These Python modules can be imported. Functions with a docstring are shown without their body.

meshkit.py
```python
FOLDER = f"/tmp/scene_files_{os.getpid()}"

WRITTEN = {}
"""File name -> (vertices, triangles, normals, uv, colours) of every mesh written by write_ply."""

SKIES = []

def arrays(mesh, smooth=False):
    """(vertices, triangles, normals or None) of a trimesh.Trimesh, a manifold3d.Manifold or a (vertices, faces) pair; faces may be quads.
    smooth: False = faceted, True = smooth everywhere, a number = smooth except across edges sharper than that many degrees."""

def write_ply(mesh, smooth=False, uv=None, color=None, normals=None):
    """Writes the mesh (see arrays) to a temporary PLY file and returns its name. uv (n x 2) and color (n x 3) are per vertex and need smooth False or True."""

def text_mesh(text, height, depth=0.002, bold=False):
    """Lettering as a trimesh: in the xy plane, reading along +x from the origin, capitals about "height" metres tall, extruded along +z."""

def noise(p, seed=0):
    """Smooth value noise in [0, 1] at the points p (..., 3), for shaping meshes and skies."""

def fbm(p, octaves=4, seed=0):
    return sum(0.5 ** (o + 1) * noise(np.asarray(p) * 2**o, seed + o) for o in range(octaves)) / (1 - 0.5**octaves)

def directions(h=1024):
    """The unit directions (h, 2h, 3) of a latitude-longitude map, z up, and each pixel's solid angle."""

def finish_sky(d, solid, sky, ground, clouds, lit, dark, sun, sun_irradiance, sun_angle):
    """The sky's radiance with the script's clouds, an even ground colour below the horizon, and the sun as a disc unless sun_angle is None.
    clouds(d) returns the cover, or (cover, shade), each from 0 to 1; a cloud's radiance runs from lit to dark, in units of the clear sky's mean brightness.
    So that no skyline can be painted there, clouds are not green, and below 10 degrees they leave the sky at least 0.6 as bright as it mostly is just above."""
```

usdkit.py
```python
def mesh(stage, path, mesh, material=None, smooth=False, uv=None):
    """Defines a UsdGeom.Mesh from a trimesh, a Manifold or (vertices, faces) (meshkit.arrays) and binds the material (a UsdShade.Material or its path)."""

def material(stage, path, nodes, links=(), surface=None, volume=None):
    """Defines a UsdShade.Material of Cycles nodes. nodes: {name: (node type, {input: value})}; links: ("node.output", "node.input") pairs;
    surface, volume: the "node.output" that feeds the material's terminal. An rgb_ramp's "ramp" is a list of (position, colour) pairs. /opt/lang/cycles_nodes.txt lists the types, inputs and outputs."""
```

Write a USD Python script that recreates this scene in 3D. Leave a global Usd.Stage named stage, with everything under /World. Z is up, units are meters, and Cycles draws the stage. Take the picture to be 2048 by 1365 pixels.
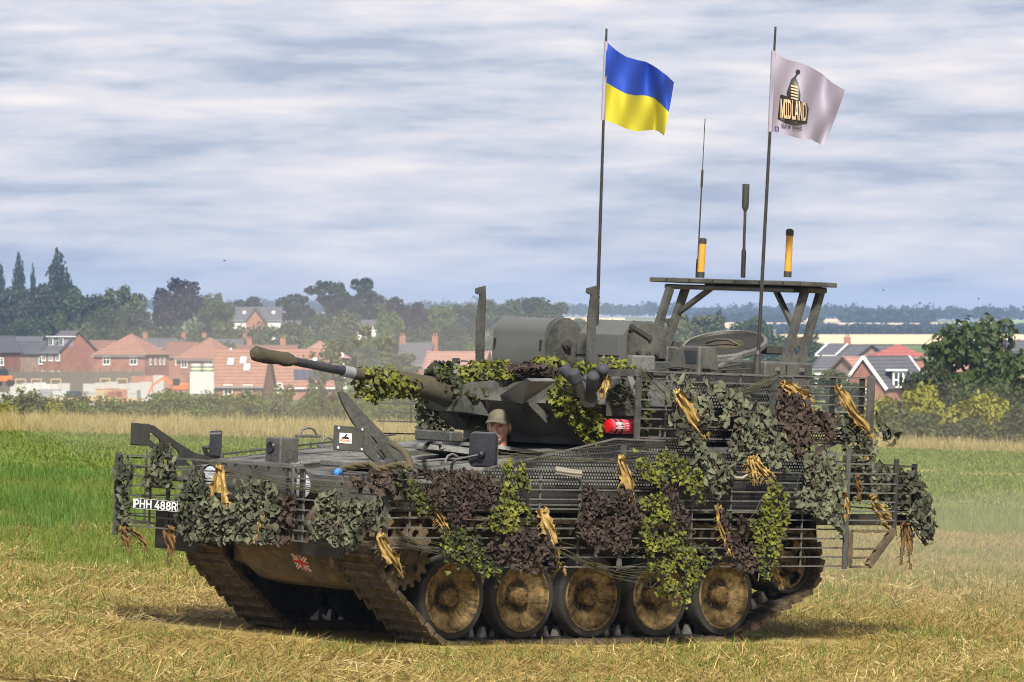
import math, random
import numpy as np, trimesh, usdkit, meshkit
from shapely.geometry import Polygon, Point, LineString, MultiPoint
from shapely.ops import unary_union
from shapely import affinity
from pxr import Usd, UsdGeom, UsdLux, UsdShade, Gf, Sdf, Vt

random.seed(7); rng = np.random.default_rng(7)
stage = Usd.Stage.CreateInMemory()
UsdGeom.SetStageUpAxis(stage, 'Z'); UsdGeom.SetStageMetersPerUnit(stage, 1.0)
UsdGeom.Xform.Define(stage, '/World'); UsdGeom.Scope.Define(stage, '/World/Looks')

# ------------------------------------------------------------------ camera, sky, sun, exposure
F, HOR, EYE = 9965.0, 650.0, 2.235          # focal length in pixels of a 2048 wide picture, row of the eye level, eye height
cam = UsdGeom.Camera.Define(stage, '/World/camera')
cam.CreateHorizontalApertureAttr(36.0)
cam.CreateFocalLengthAttr(36.0 * F / 2048)
cam.CreateVerticalApertureAttr(36.0 * 682 / 1024)
PITCH = math.degrees(math.atan((682.5 - HOR) / F))
cam.AddTranslateOp().Set(Gf.Vec3d(0, 0, EYE)); cam.AddRotateXOp().Set(90.0 - PITCH)
cam.CreateClippingRangeAttr(Gf.Vec2f(1.0, 60000.0))
cam.CreateFStopAttr(14.0); cam.CreateFocusDistanceAttr(35.6)
cam.CreateExposureAttr(1.75)

SUN_EL, SUN_AZ = math.radians(43), math.atan2(0.08, -0.90)    # towards the sun: right of the camera and behind it
sd = np.array([math.sin(SUN_AZ) * math.cos(SUN_EL), math.cos(SUN_AZ) * math.cos(SUN_EL), math.sin(SUN_EL)])
sun = UsdLux.DistantLight.Define(stage, '/World/sun')
sun.CreateIntensityAttr(0.72); sun.CreateAngleAttr(6.0); sun.CreateNormalizeAttr(True); sun.CreateColorAttr(Gf.Vec3f(1.0, 0.95, 0.86))
_z = Gf.Vec3d(*map(float, sd)); _x = Gf.Cross(Gf.Vec3d(0, 0, 1), _z).GetNormalized(); _y = Gf.Cross(_z, _x)
sun.AddTransformOp().Set(Gf.Matrix4d(_x[0], _x[1], _x[2], 0, _y[0], _y[1], _y[2], 0, _z[0], _z[1], _z[2], 0, 0, 0, 0, 1))
sky = UsdLux.DomeLight.Define(stage, '/World/sky')
sky.GetPrim().SetCustomDataByKey('kind', 'structure')
SKYB = 0.05
skymat = usdkit.material(stage, '/World/Looks/sky_clouds', {
    'tc': ('texture_coordinate', {}),
    'mp': ('mapping', {'scale': (0.8, 0.8, 7.0), 'location': (5.3, 2.2, 0.37)}),
    'mp2': ('mapping', {'scale': (1.0, 1.0, 5.0), 'location': (3.1, 1.7, 0.4)}),
    'n1': ('noise_texture', {'scale': 20.0, 'detail': 8.0, 'roughness': 0.56, 'distortion': 0.15}),
    'n2': ('noise_texture', {'scale': 55.0, 'detail': 7.0, 'roughness': 0.6, 'distortion': 0.1}),
    'ad': ('mix_float', {'fac': 0.30}),
    'sk': ('sky_texture', {'sky_type': 'single_scattering', 'sun_disc': False, 'sun_elevation': SUN_EL, 'sun_rotation': SUN_AZ}),
    'cr': ('rgb_ramp', {'ramp': [(0.0, (1.7, 2.0, 2.95)), (0.38, (2.35, 2.6, 3.5)), (0.44, (3.3, 3.45, 4.15)), (0.49, (4.1, 4.05, 4.6)), (0.54, (4.75, 4.5, 4.85)), (0.60, (5.6, 5.1, 5.2)), (0.68, (6.5, 5.85, 5.6)), (1.0, (6.9, 6.2, 5.8))]}),
    'mx': ('mix_color', {'fac': 0.90}),
    'bg': ('background_shader', {'strength': SKYB}),
}, [('tc.generated', 'mp.vector'), ('tc.generated', 'mp2.vector'), ('mp.vector', 'n1.vector'), ('mp2.vector', 'n2.vector'), ('n1.fac', 'ad.a'), ('n2.fac', 'ad.b'), ('ad.result', 'cr.fac'),
    ('sk.color', 'mx.a'), ('cr.color', 'mx.b'), ('mx.result', 'bg.color')], surface='bg.background')
UsdShade.MaterialBindingAPI.Apply(sky.GetPrim()).Bind(skymat)

# ------------------------------------------------------------------ frames: the photograph's pixels, the vehicle's axes
VA, VS, VX, VD = 0.7244, 0.040, -0.124, 36.0
_n = np.array([VS, 0, 1.0]); _n /= np.linalg.norm(_n)
_f = np.array([-math.cos(VA), -math.sin(VA), 0]); _f -= _n * (_f @ _n); _f /= np.linalg.norm(_f)
_l = np.cross(_n, _f)
VM = np.stack([_f, _l, _n], 1); VO = np.array([VX, VD, -VS * VX]); CAM = np.array([0, 0, EYE])
def A(px, py, u=None, v=None, w=None):
    """The point of the vehicle's plane u, v or w = value that stands at this pixel of the photograph."""
    d = VM.T @ np.array([(px - 1024) / F, 1, (HOR - py) / F]); c = VM.T @ (CAM - VO)
    k, val = [(i, q) for i, q in enumerate((u, v, w)) if q is not None][0]
    return c + (val - c[k]) / d[k] * d
def WP(px, py, Y):
    """World point at depth Y."""
    return np.array([(px - 1024) / F * Y, Y, EYE + (HOR - py) / F * Y])
def PX(p):
    return 1024 + F * p[0] / p[1], HOR - F * (p[2] - EYE) / p[1]

# ------------------------------------------------------------------ prim helpers
_used = {}
def numbered(parent, name):
    k = _used.get((parent, name), 0); _used[(parent, name)] = k + 1
    return f'{parent}/{name}' if k == 0 else f'{parent}/{name}_{k:03d}'
def tag(prim, label=None, cat=None, group=None, kind=None):
    p = prim.GetPrim() if hasattr(prim, 'GetPrim') else prim
    for k, v in (('label', label), ('category', cat), ('group', group), ('kind', kind)):
        if v: p.SetCustomDataByKey(k, v)
    return p
def gm(R, t):
    R = np.asarray(R, float)
    return Gf.Matrix4d(*[float(x) for x in (R[0, 0], R[1, 0], R[2, 0], 0, R[0, 1], R[1, 1], R[2, 1], 0, R[0, 2], R[1, 2], R[2, 2], 0, t[0], t[1], t[2], 1)])
def thing(name, label, cat, loc=(0, 0, 0), R=np.eye(3), group=None, kind=None):
    path = numbered('/World', name); x = UsdGeom.Xform.Define(stage, path); x.AddTransformOp().Set(gm(R, loc))
    tag(x, label, cat, group, kind)
    return path
def dup(src, loc, R, label, cat, group=None, name=None):
    path = numbered('/World', name or src.rsplit('/', 1)[1].rstrip('0123456789').rstrip('_'))
    x = UsdGeom.Xform.Define(stage, path); x.GetPrim().GetReferences().AddInternalReference(src)
    x.ClearXformOpOrder(); op = x.GetPrim().GetAttribute('xformOp:transform')
    x.AddTransformOp().Set(gm(R, loc)) if not op else (op.Set(gm(R, loc)), x.SetXformOpOrder([UsdGeom.XformOp(op)]))
    tag(x, label, cat, group); x.GetPrim().SetInstanceable(True)
    return path
class VThing:
    """A thing whose parts are given in the vehicle's axes; its Xform stands at its own base."""
    def __init__(s, name, label, cat, base, group=None):
        s.base = np.asarray(base, float); s.path = thing(name, label, cat, VO + VM @ s.base, VM, group)
    def part(s, name, mesh, mat, smooth=False, parent=None, **k):
        m = as_tm(mesh); m.apply_translation(-s.base)
        return part(parent or s.path, name, m, mat, smooth, **k)
def part(parent, name, mesh, mat, smooth=False, label=None, kind=None, cat=None, group=None, uv=None):
    path = numbered(parent, name)
    m = usdkit.mesh(stage, path, mesh, mat, smooth=smooth, uv=uv)
    tag(m, label, cat, group, kind)
    return path

# ------------------------------------------------------------------ mesh helpers
def as_tm(m):
    if isinstance(m, (list,)): return cat(*m)
    if isinstance(m, trimesh.Trimesh): return m.copy()
    v, f, _ = meshkit.arrays(m); return trimesh.Trimesh(v, f, process=False)
def cat(*ms):
    ms = [x for m in ms for x in (m if isinstance(m, list) else [m])]
    vs, fs, n = [], [], 0
    for m in ms:
        vs.append(np.asarray(m.vertices)); fs.append(np.asarray(m.faces) + n); n += len(m.vertices)
    return trimesh.Trimesh(np.vstack(vs), np.vstack(fs), process=False)
def hull(pts):
    return trimesh.Trimesh(np.asarray(pts, float)).convex_hull if False else trimesh.convex.convex_hull(np.asarray(pts, float))
def cbox(lo, hi, c=0.006):
    """Chamfered box between two corners."""
    lo, hi = np.minimum(lo, hi).astype(float), np.maximum(lo, hi).astype(float); c = min(c, (hi - lo).min() * 0.45)
    P = []
    for i in (0, 1):
        for j in (0, 1):
            for k in (0, 1):
                q = np.array([(lo, hi)[i][0], (lo, hi)[j][1], (lo, hi)[k][2]]); s = np.array([1 - 2 * i, 1 - 2 * j, 1 - 2 * k]) * c
                for a in range(3):
                    o = s.copy(); o[a] = 0; P.append(q + o)
    return hull(P)
def frame_of(d, up=(0, 0, 1)):
    d = np.asarray(d, float); d = d / np.linalg.norm(d); up = np.asarray(up, float)
    if abs(d @ up) > 0.97: up = np.array([0, 1.0, 0]) if abs(d[1]) < 0.9 else np.array([1.0, 0, 0])
    x = np.cross(up, d); x /= np.linalg.norm(x); y = np.cross(d, x)
    return x, y, d
def bar(p, q, a, b, up=(0, 0, 1)):
    """A rectangular bar from p to q, a across and b along up."""
    p, q = np.asarray(p, float), np.asarray(q, float); x, y, d = frame_of(q - p, up)
    return hull([e + sx * x * a / 2 + sy * y * b / 2 for e in (p, q) for sx in (-1, 1) for sy in (-1, 1)])
def tube(P, r, n=6, cap=True):
    P = np.asarray(P, float); R = np.broadcast_to(np.asarray(r, float), (len(P),)); V = []
    T = np.gradient(P, axis=0); T /= np.linalg.norm(T, axis=1, keepdims=True) + 1e-12
    x, y, _ = frame_of(T[0])
    for i in range(len(P)):
        x = x - T[i] * (x @ T[i]); x /= np.linalg.norm(x) + 1e-12; y = np.cross(T[i], x)
        for k in range(n):
            t = 2 * math.pi * k / n; V.append(P[i] + R[i] * (x * math.cos(t) + y * math.sin(t)))
    Fs = []
    for i in range(len(P) - 1):
        for k in range(n):
            a, b = i * n + k, i * n + (k + 1) % n; Fs += [(a, b, b + n), (a, b + n, a + n)]
    if cap:
        for k in range(1, n - 1):
            Fs.append((0, k + 1, k)); o = (len(P) - 1) * n; Fs.append((o, o + k, o + k + 1))
    return trimesh.Trimesh(np.array(V), np.array(Fs), process=False)
def lathe(prof, axis, centre, n=32, closed=False):
    """Profile [(radius, distance along axis)] turned about axis through centre."""
    x, y, d = frame_of(axis); V = []; c = np.asarray(centre, float)
    for r, h in prof:
        for k in range(n):
            t = 2 * math.pi * k / n; V.append(c + d * h + r * (x * math.cos(t) + y * math.sin(t)))
    Fs = []; m = len(prof)
    for i in range(m - 1 + closed):
        for k in range(n):
            a, b = i * n + k, i * n + (k + 1) % n; a2, b2 = ((i + 1) % m) * n + k, ((i + 1) % m) * n + (k + 1) % n
            Fs += [(a, b, b2), (a, b2, a2)]
    return trimesh.Trimesh(np.array(V), np.array(Fs), process=False)
def prism(poly, o, ex, ey, ez, depth):
    """Extrudes a shapely polygon drawn in the axes ex, ey from the origin o along ez."""
    m = trimesh.creation.extrude_polygon(poly if isinstance(poly, Polygon) else Polygon(poly), depth, engine='earcut')
    v = np.asarray(m.vertices); ex, ey, ez = map(lambda q: np.asarray(q, float), (ex, ey, ez))
    V = np.asarray(o, float) + v[:, :1] * ex + v[:, 1:2] * ey + v[:, 2:] * ez
    f = np.asarray(m.faces)
    if np.dot(np.cross(ex, ey), ez) < 0: f = f[:, ::-1]
    return trimesh.Trimesh(V, f, process=False)
def grid_mesh(P):
    """P (m, n, 3) as a sheet."""
    m, n = P.shape[:2]; i = np.arange(m * n).reshape(m, n)
    a, b, c, d = i[:-1, :-1].ravel(), i[:-1, 1:].ravel(), i[1:, 1:].ravel(), i[1:, :-1].ravel()
    return trimesh.Trimesh(P.reshape(-1, 3), np.vstack([np.stack([a, b, c], 1), np.stack([a, c, d], 1)]), process=False)
def stroke(pts, w):
    return LineString(pts).buffer(w, cap_style=1)

# ------------------------------------------------------------------ materials
_mats = {}
def M(name, nodes, links, surface='p.BSDF', volume=None):
    _mats[name] = usdkit.material(stage, '/World/Looks/' + name, nodes, links, surface=surface, volume=volume); return _mats[name]
def simple(name, col, rough=0.6, metal=0.0, var=0.18, scale=14.0, spec=0.5, bump=0.0, bscale=120.0):
    c = np.array(col); nodes = {'g': ('texture_coordinate', {}), 'n': ('noise_texture', {'scale': scale, 'detail': 5.0, 'roughness': 0.6}),
        'r': ('rgb_ramp', {'ramp': [(0.25, tuple(c * (1 - var))), (0.75, tuple(c * (1 + var)))]}),
        'p': ('principled_bsdf', {'roughness': rough, 'metallic': metal, 'specular_ior_level': spec})}
    links = [('g.object', 'n.vector'), ('n.fac', 'r.fac'), ('r.color', 'p.base_color')]
    if bump:
        nodes['n2'] = ('noise_texture', {'scale': bscale, 'detail': 3.0}); nodes['b'] = ('bump', {'strength': bump, 'distance': 0.01})
        links += [('g.object', 'n2.vector'), ('n2.fac', 'b.height'), ('b.normal', 'p.normal')]
    return M(name, nodes, links)
def dusty(name, col, dust, amount=0.5, rough=0.55, scale=4.0, spec=0.5, bump=0.15):
    """Painted steel with dust and dirt lying on it in patches."""
    c = np.array(col)
    return M(name, {'g': ('texture_coordinate', {}), 'n': ('noise_texture', {'scale': scale, 'detail': 8.0, 'roughness': 0.68}),
        'n2': ('noise_texture', {'scale': 55.0, 'detail': 4.0, 'roughness': 0.6}), 'f': ('mix_float', {'fac': 0.35}),
        'r': ('rgb_ramp', {'ramp': [(0.40, tuple(c)), (0.52, tuple(c * 0.75 + np.array(dust) * 0.25)), (0.68, tuple(c * (1 - amount) + np.array(dust) * amount))]}),
        'rr': ('map_range', {'from_min': 0.3, 'from_max': 0.7, 'to_min': rough - 0.12, 'to_max': min(1, rough + 0.25)}),
        'b': ('bump', {'strength': bump, 'distance': 0.004}), 'p': ('principled_bsdf', {'specular_ior_level': spec})},
        [('g.object', 'n.vector'), ('g.object', 'n2.vector'), ('n.fac', 'f.a'), ('n2.fac', 'f.b'), ('f.result', 'r.fac'), ('f.result', 'rr.value'), ('rr.result', 'p.roughness'), ('r.color', 'p.base_color'),
         ('n2.fac', 'b.height'), ('b.normal', 'p.normal')])
def leafy(name, stops, trans=0.35, rough=0.6, spec=0.3):
    """Leaves or cut cloth: each loose piece takes its own tone."""
    return M(name, {'g': ('geometry', {}), 'tc': ('texture_coordinate', {}), 'n': ('noise_texture', {'scale': 9.0, 'detail': 3.0}), 'f': ('mix_float', {'fac': 0.3}), 'r': ('rgb_ramp', {'ramp': stops}),
        'p': ('principled_bsdf', {'roughness': rough, 'specular_ior_level': spec}), 't': ('translucent_bsdf', {}), 'm': ('mix_closure', {'fac': trans})},
        [('tc.object', 'n.vector'), ('g.random_per_island', 'f.a'), ('n.fac', 'f.b'), ('f.result', 'r.fac'), ('r.color', 'p.base_color'), ('r.color', 't.color'), ('p.BSDF', 'm.closure1'), ('t.BSDF', 'm.closure2')], surface='m.closure')

simple('plain_dark', (0.012, 0.012, 0.012), 0.7)
# ------------------------------------------------------------------ the lie of the land
_GY = [0, 100, 110, 125, 160, 250, 450, 600, 900, 980, 1150, 1400, 1600, 2500, 3300, 4000, 4600, 9000]
_GZ = [0, 0, -.3, -1.1, -2.4, -4.0, -6.2, -6.9, -7.4, -6.6, -2.5, -3.5, -4.3, 0.3, 7.0, 9.6, 10.2, 6.0]
def zt(x, Y):
    x, Y = np.asarray(x, float), np.asarray(Y, float)
    tilt = -0.04 * 16 * np.tanh(x / 16) * np.clip((260 - Y) / 150, 0, 1)
    far = -0.012 * np.clip(x, -900, 900) * np.clip((Y - 2500) / 1500, 0, 1)
    return np.interp(Y, _GY, _GZ) + tilt + far
def fb(x, y, s, seed, o=4):
    x, y = np.broadcast_arrays(np.asarray(x, float), np.asarray(y, float))
    return meshkit.fbm(np.stack([x * s, y * s, np.full_like(x, 0.37)], -1), o, seed)
def sm(a, b, x): t = np.clip((x - a) / (b - a), 0, 1); return t * t * (3 - 2 * t)
def green(x, Y):
    """Share of green grass against cut straw and bare earth."""
    t = x / Y * F + 1024
    edge = np.interp(t, [0, 350, 700, 1300, 1700, 2048], [47.5, 49, 52, 56, 56, 58])
    g = sm(-8, 7, Y - edge + 34 * (fb(x, Y * 0.30, 0.9, 3) - 0.5) + 12 * (fb(x, Y * 0.5, 3.1, 4) - 0.5))
    g = np.maximum(g, 0.85 * sm(0.46, 0.58, fb(x, Y * 0.35, 0.8, 11)) * np.interp(t, [0, 900, 1400, 2048], [.9, .6, .5, .4]) * (.35 + .65 * sm(34, 39, Y)))
    for yc, wd, t0, t1, amt in ((84, 1.6, 1700, 2300, .9), (53.5, 0.7, 1650, 2300, .8), (61.5, 0.9, -200, 130, .7), (74, 0.8, 1650, 2300, .35), (67, .7, 1700, 2300, .4)):
        g = g * (1 - amt * np.exp(-((Y - yc + 2.5 * (fb(x, 0 * Y, 0.5, 21) - .5)) / wd) ** 2) * sm(t0 - 150, t0, t) * sm(t1 + 150, t1, t))
    g = g * (1 - 0.35 * sm(1550, 1800, t) * sm(80, 55, Y))
    return np.clip(g, 0, 1)
def bare(x, Y):
    t = x / Y * F + 1024
    b = sm(0.56, 0.66, fb(x, Y * 0.4, 0.9, 31)) * 0.8 * sm(50, 44, Y)
    b = np.maximum(b, 0.9 * np.exp(-((Y - 36.2 - 0.03 * x - 1.2 * (fb(x, Y, 0.4, 5) - .5)) / 0.75) ** 2) * sm(1050, 700, t))
    return np.clip(b, 0, 1)
_ti = np.linspace(-0.135, 0.135, 290); _t = np.concatenate([-np.geomspace(4.0, 0.14, 26), _ti, np.geomspace(0.14, 4.0, 26)])
_Y = np.concatenate([np.array([-40, -10, 2, 8, 14, 20, 24]), np.arange(27, 60, 0.13), np.arange(60, 112, 0.35), np.geomspace(112, 9000, 130)])
TT, YY = np.meshgrid(_t, _Y); XX = TT * np.maximum(YY, 30)
ZZ = zt(XX, np.maximum(YY, 0)) + (0.05 * (fb(XX, YY, 1.6, 1) - 0.5) + 0.022 * (fb(XX, YY, 7.0, 2) - 0.5)) * sm(70, 45, YY)
ground = as_tm(grid_mesh(np.stack([XX, YY, ZZ], -1)))
if np.asarray(ground.face_normals)[len(ground.faces) // 2, 2] < 0: ground.faces = np.asarray(ground.faces)[:, ::-1]
M('meadow_ground', {'a': ('attribute', {'attribute': 'cover'}), 's': ('separate_color', {}), 'g': ('geometry', {}),
    'n': ('noise_texture', {'scale': 9.0, 'detail': 8.0, 'roughness': 0.7}), 'n2': ('noise_texture', {'scale': 1.2, 'detail': 4.0}), 'nf': ('noise_texture', {'scale': 0.02, 'detail': 4.0}),
    'rs': ('rgb_ramp', {'ramp': [(0.3, (0.085, 0.062, 0.024)), (0.47, (0.22, 0.17, 0.06)), (0.65, (0.42, 0.34, 0.14))]}),
    'rg': ('rgb_ramp', {'ramp': [(0.3, (0.07, 0.10, 0.015)), (0.5, (0.17, 0.23, 0.035)), (0.7, (0.27, 0.32, 0.07))]}),
    'rb': ('rgb_ramp', {'ramp': [(0.35, (0.06, 0.038, 0.02)), (0.65, (0.17, 0.11, 0.05))]}),
    'rf': ('rgb_ramp', {'ramp': [(0.35, (0.05, 0.085, 0.022)), (0.55, (0.10, 0.14, 0.045)), (0.7, (0.22, 0.19, 0.08))]}),
    'm1': ('mix_color', {}), 'm2': ('mix_color', {}), 'm3': ('mix_color', {}), 'b': ('bump', {'strength': 0.7, 'distance': 0.04}), 'p': ('principled_bsdf', {'roughness': 0.95, 'specular_ior_level': 0.1})},
  [('a.color', 's.color'), ('g.position', 'n.vector'), ('g.position', 'n2.vector'), ('g.position', 'nf.vector'), ('n.fac', 'rs.fac'), ('n.fac', 'rg.fac'), ('n.fac', 'rb.fac'), ('nf.fac', 'rf.fac'),
   ('rs.color', 'm1.a'), ('rg.color', 'm1.b'), ('s.r', 'm1.fac'), ('m1.result', 'm2.a'), ('rb.color', 'm2.b'), ('s.g', 'm2.fac'), ('m2.result', 'm3.a'), ('rf.color', 'm3.b'), ('s.b', 'm3.fac'),
   ('m3.result', 'p.base_color'), ('n.fac', 'b.height'), ('b.normal', 'p.normal')])
gp = part('/World', 'ground', ground, _mats['meadow_ground'], smooth=True, kind='structure')
cov = np.stack([green(XX, np.maximum(YY, 1)), bare(XX, np.maximum(YY, 1)), sm(112, 135, YY)], -1).reshape(-1, 3)
pv = UsdGeom.PrimvarsAPI(stage.GetPrimAtPath(gp)).CreatePrimvar('cover', Sdf.ValueTypeNames.Color3fArray, 'vertex'); pv.Set(Vt.Vec3fArray.FromNumpy(cov.astype(np.float32)))

# wheat fields on the far slope
simple('ripe_wheat', (0.60, 0.44, 0.24), 0.95, var=0.06, scale=0.02)
simple('pale_stubble', (0.52, 0.40, 0.27), 0.95, var=0.06, scale=0.02)
simple('green_crop', (0.20, 0.30, 0.09), 0.95, var=0.06, scale=0.02)
def field(name_mat, px0, px1, Y0, Y1, lift, skew=0.0):
    n, m = 40, 24; P = np.zeros((m, n, 3))
    for i, Y in enumerate(np.linspace(Y0, Y1, m)):
        for j, px in enumerate(np.linspace(px0, px1, n)):
            y = Y + skew * (px - px0); x = (px - 1024) / F * y; P[i, j] = (x, y, zt(x, y) + lift)
    part('/World', 'wheat_field', grid_mesh(P), _mats[name_mat], True, kind='structure')
field('ripe_wheat', 1560, 2300, 1480, 2050, 0.3)
field('ripe_wheat', 1560, 2300, 2100, 2420, 0.35)
field('pale_stubble', 1380, 1840, 2470, 2900, 0.4)
field('ripe_wheat', 1400, 1760, 2950, 3350, 0.4)
field('pale_stubble', 1860, 2300, 2480, 2950, 0.4)
field('green_crop', 2000, 2300, 3000, 3500, 0.4)
field('ripe_wheat', 1120, 1250, 2900, 3300, 0.4)

# ------------------------------------------------------------------ grass: tufts of single blades
def blades(n, L, spread, flat, wid, seed, seg=3):
    r = np.random.default_rng(seed); ms = []; V = []; Fs = []
    for i in range(n):
        a = r.uniform(0, 2 * math.pi); o = np.array([r.normal(0, spread), r.normal(0, spread), 0]); l = L * r.uniform(0.5, 1.35)
        el = r.uniform(*flat); d = np.array([math.cos(a) * math.cos(el), math.sin(a) * math.cos(el), math.sin(el)]); side = np.array([-math.sin(a), math.cos(a), 0]) * wid * r.uniform(.7, 1.3)
        side = side + np.array([0, 0, wid * r.uniform(-.5, .5)]); bend = r.uniform(-0.8, 0.2) * l; o[2] = r.uniform(0.0, 0.02) if flat[0] < 0.2 else 0
        b = len(V)
        for k in range(seg + 1):
            t = k / seg; c = o + d * l * t + np.array([0, 0, bend * t * t * 0.5]); c[2] = max(c[2], 0.002); w = side * (1 - 0.75 * t)
            V += [c - w / 2, c + w / 2]
        for k in range(seg): q = b + 2 * k; Fs += [(q, q + 1, q + 3), (q, q + 3, q + 2)]
    return trimesh.Trimesh(np.array(V), np.array(Fs), process=False)
leafy('straw_blades', [(0.12, (0.20, 0.14, 0.04)), (0.36, (0.55, 0.42, 0.135)), (0.6, (0.78, 0.64, 0.29)), (0.85, (0.85, 0.77, 0.50))], 0.2)
leafy('green_blades', [(0.2, (0.11, 0.15, 0.018)), (0.5, (0.25, 0.32, 0.042)), (0.72, (0.37, 0.41, 0.08)), (0.88, (0.52, 0.47, 0.17))], 0.3)
leafy('lush_blades', [(0.2, (0.07, 0.14, 0.015)), (0.5, (0.14, 0.26, 0.026)), (0.8, (0.22, 0.34, 0.05))], 0.35)
leafy('dry_stems', [(0.2, (0.30, 0.24, 0.09)), (0.5, (0.50, 0.40, 0.19)), (0.8, (0.62, 0.52, 0.29))], 0.3)
def scatter(name, label, catg, mat, protos, pts, scales):
    q = (pts - VO) @ VM; du, dv = np.abs(q[:, 0]), q[:, 1]; scales = np.asarray(scales) * (1 - .72 * sm(2.9, 2.0, du) * sm(1.9, 1.35, dv) * sm(-1.7, -1.25, dv))      # crushed under and beside the tracks
    path = numbered('/World', name); pi = UsdGeom.PointInstancer.Define(stage, path); tag(pi, label, catg, kind='stuff')
    for k, m in enumerate(protos):
        q = path + '/tuft' + (f'_{k:03d}' if k else ''); usdkit.mesh(stage, q, m, _mats[mat]); pi.CreatePrototypesRel().AddTarget(q)
    n = len(pts); a = rng.uniform(0, 2 * math.pi, n)
    pi.CreatePositionsAttr(Vt.Vec3fArray.FromNumpy(pts.astype(np.float32))); pi.CreateProtoIndicesAttr(Vt.IntArray.FromNumpy(rng.integers(0, len(protos), n).astype(np.int32)))
    pi.CreateOrientationsAttr(Vt.QuathArray([Gf.Quath(float(math.cos(t / 2)), 0, 0, float(math.sin(t / 2))) for t in a]))
    pi.CreateScalesAttr(Vt.Vec3fArray.FromNumpy(np.repeat(np.asarray(scales)[:, None], 3, 1).astype(np.float32)))
def sow(n, Y0, Y1, power=1.0, wide=0.125):
    Y = np.sqrt(rng.uniform(Y0 ** 2, Y1 ** 2, n)); x = rng.uniform(-wide, wide, n) * Y
    return x, Y
def gz(x, Y): return zt(x, Y) + (0.05 * (fb(x, Y, 1.6, 1) - 0.5) + 0.022 * (fb(x, Y, 7.0, 2) - 0.5)) * sm(70, 45, Y)
x, Y = sow(66000, 29.5, 58); g, b = green(x, Y), bare(x, Y); k = rng.uniform(0, 1, len(x)) > np.clip(g * 1.0 + b * 0.45 + .75 * sm(.52, .40, fb(x, Y * .6, 2.6, 51)), 0, .97)
scatter('cut_straw', 'cut dry straw lying in a loose mat over the near field', 'straw', 'straw_blades', [blades(22, .11, .10, (0.02, 0.5), .0055, s) for s in range(4)], np.stack([x, Y, gz(x, Y)], -1)[k], rng.uniform(.7, 1.5, k.sum()))
x, Y = sow(42000, 29.5, 66); g, b = green(x, Y), bare(x, Y); k = rng.uniform(0, 1, len(x)) < np.clip(g + .16 - b, 0, 1)
scatter('short_grass', 'short green grass growing through the straw and beyond it', 'grass', 'green_blades', [blades(24, .075, .09, (0.5, 1.5), .0065, s + 10) for s in range(4)], np.stack([x, Y, gz(x, Y)], -1)[k], rng.uniform(.7, 1.5, k.sum()))
x, Y = sow(26000, 64, 106); g = green(x, Y); k = rng.uniform(0, 1, len(x)) < np.clip(g, 0, 1)
scatter('short_grass', 'green meadow grass of the farther half of the field', 'grass', 'green_blades', [blades(20, .05, .18, (0.35, 1.4), .018, s + 20) for s in range(4)], np.stack([x, Y, zt(x, Y)], -1)[k], rng.uniform(.7, 1.5, k.sum()))
x, Y = sow(7000, 47, 66); t = x / Y * F + 1024; k = rng.uniform(0, 1, len(x)) < sm(330, 120, t) * sm(0.35, 0.6, fb(x, Y, .5, 41)) * sm(47, 51, Y)
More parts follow.
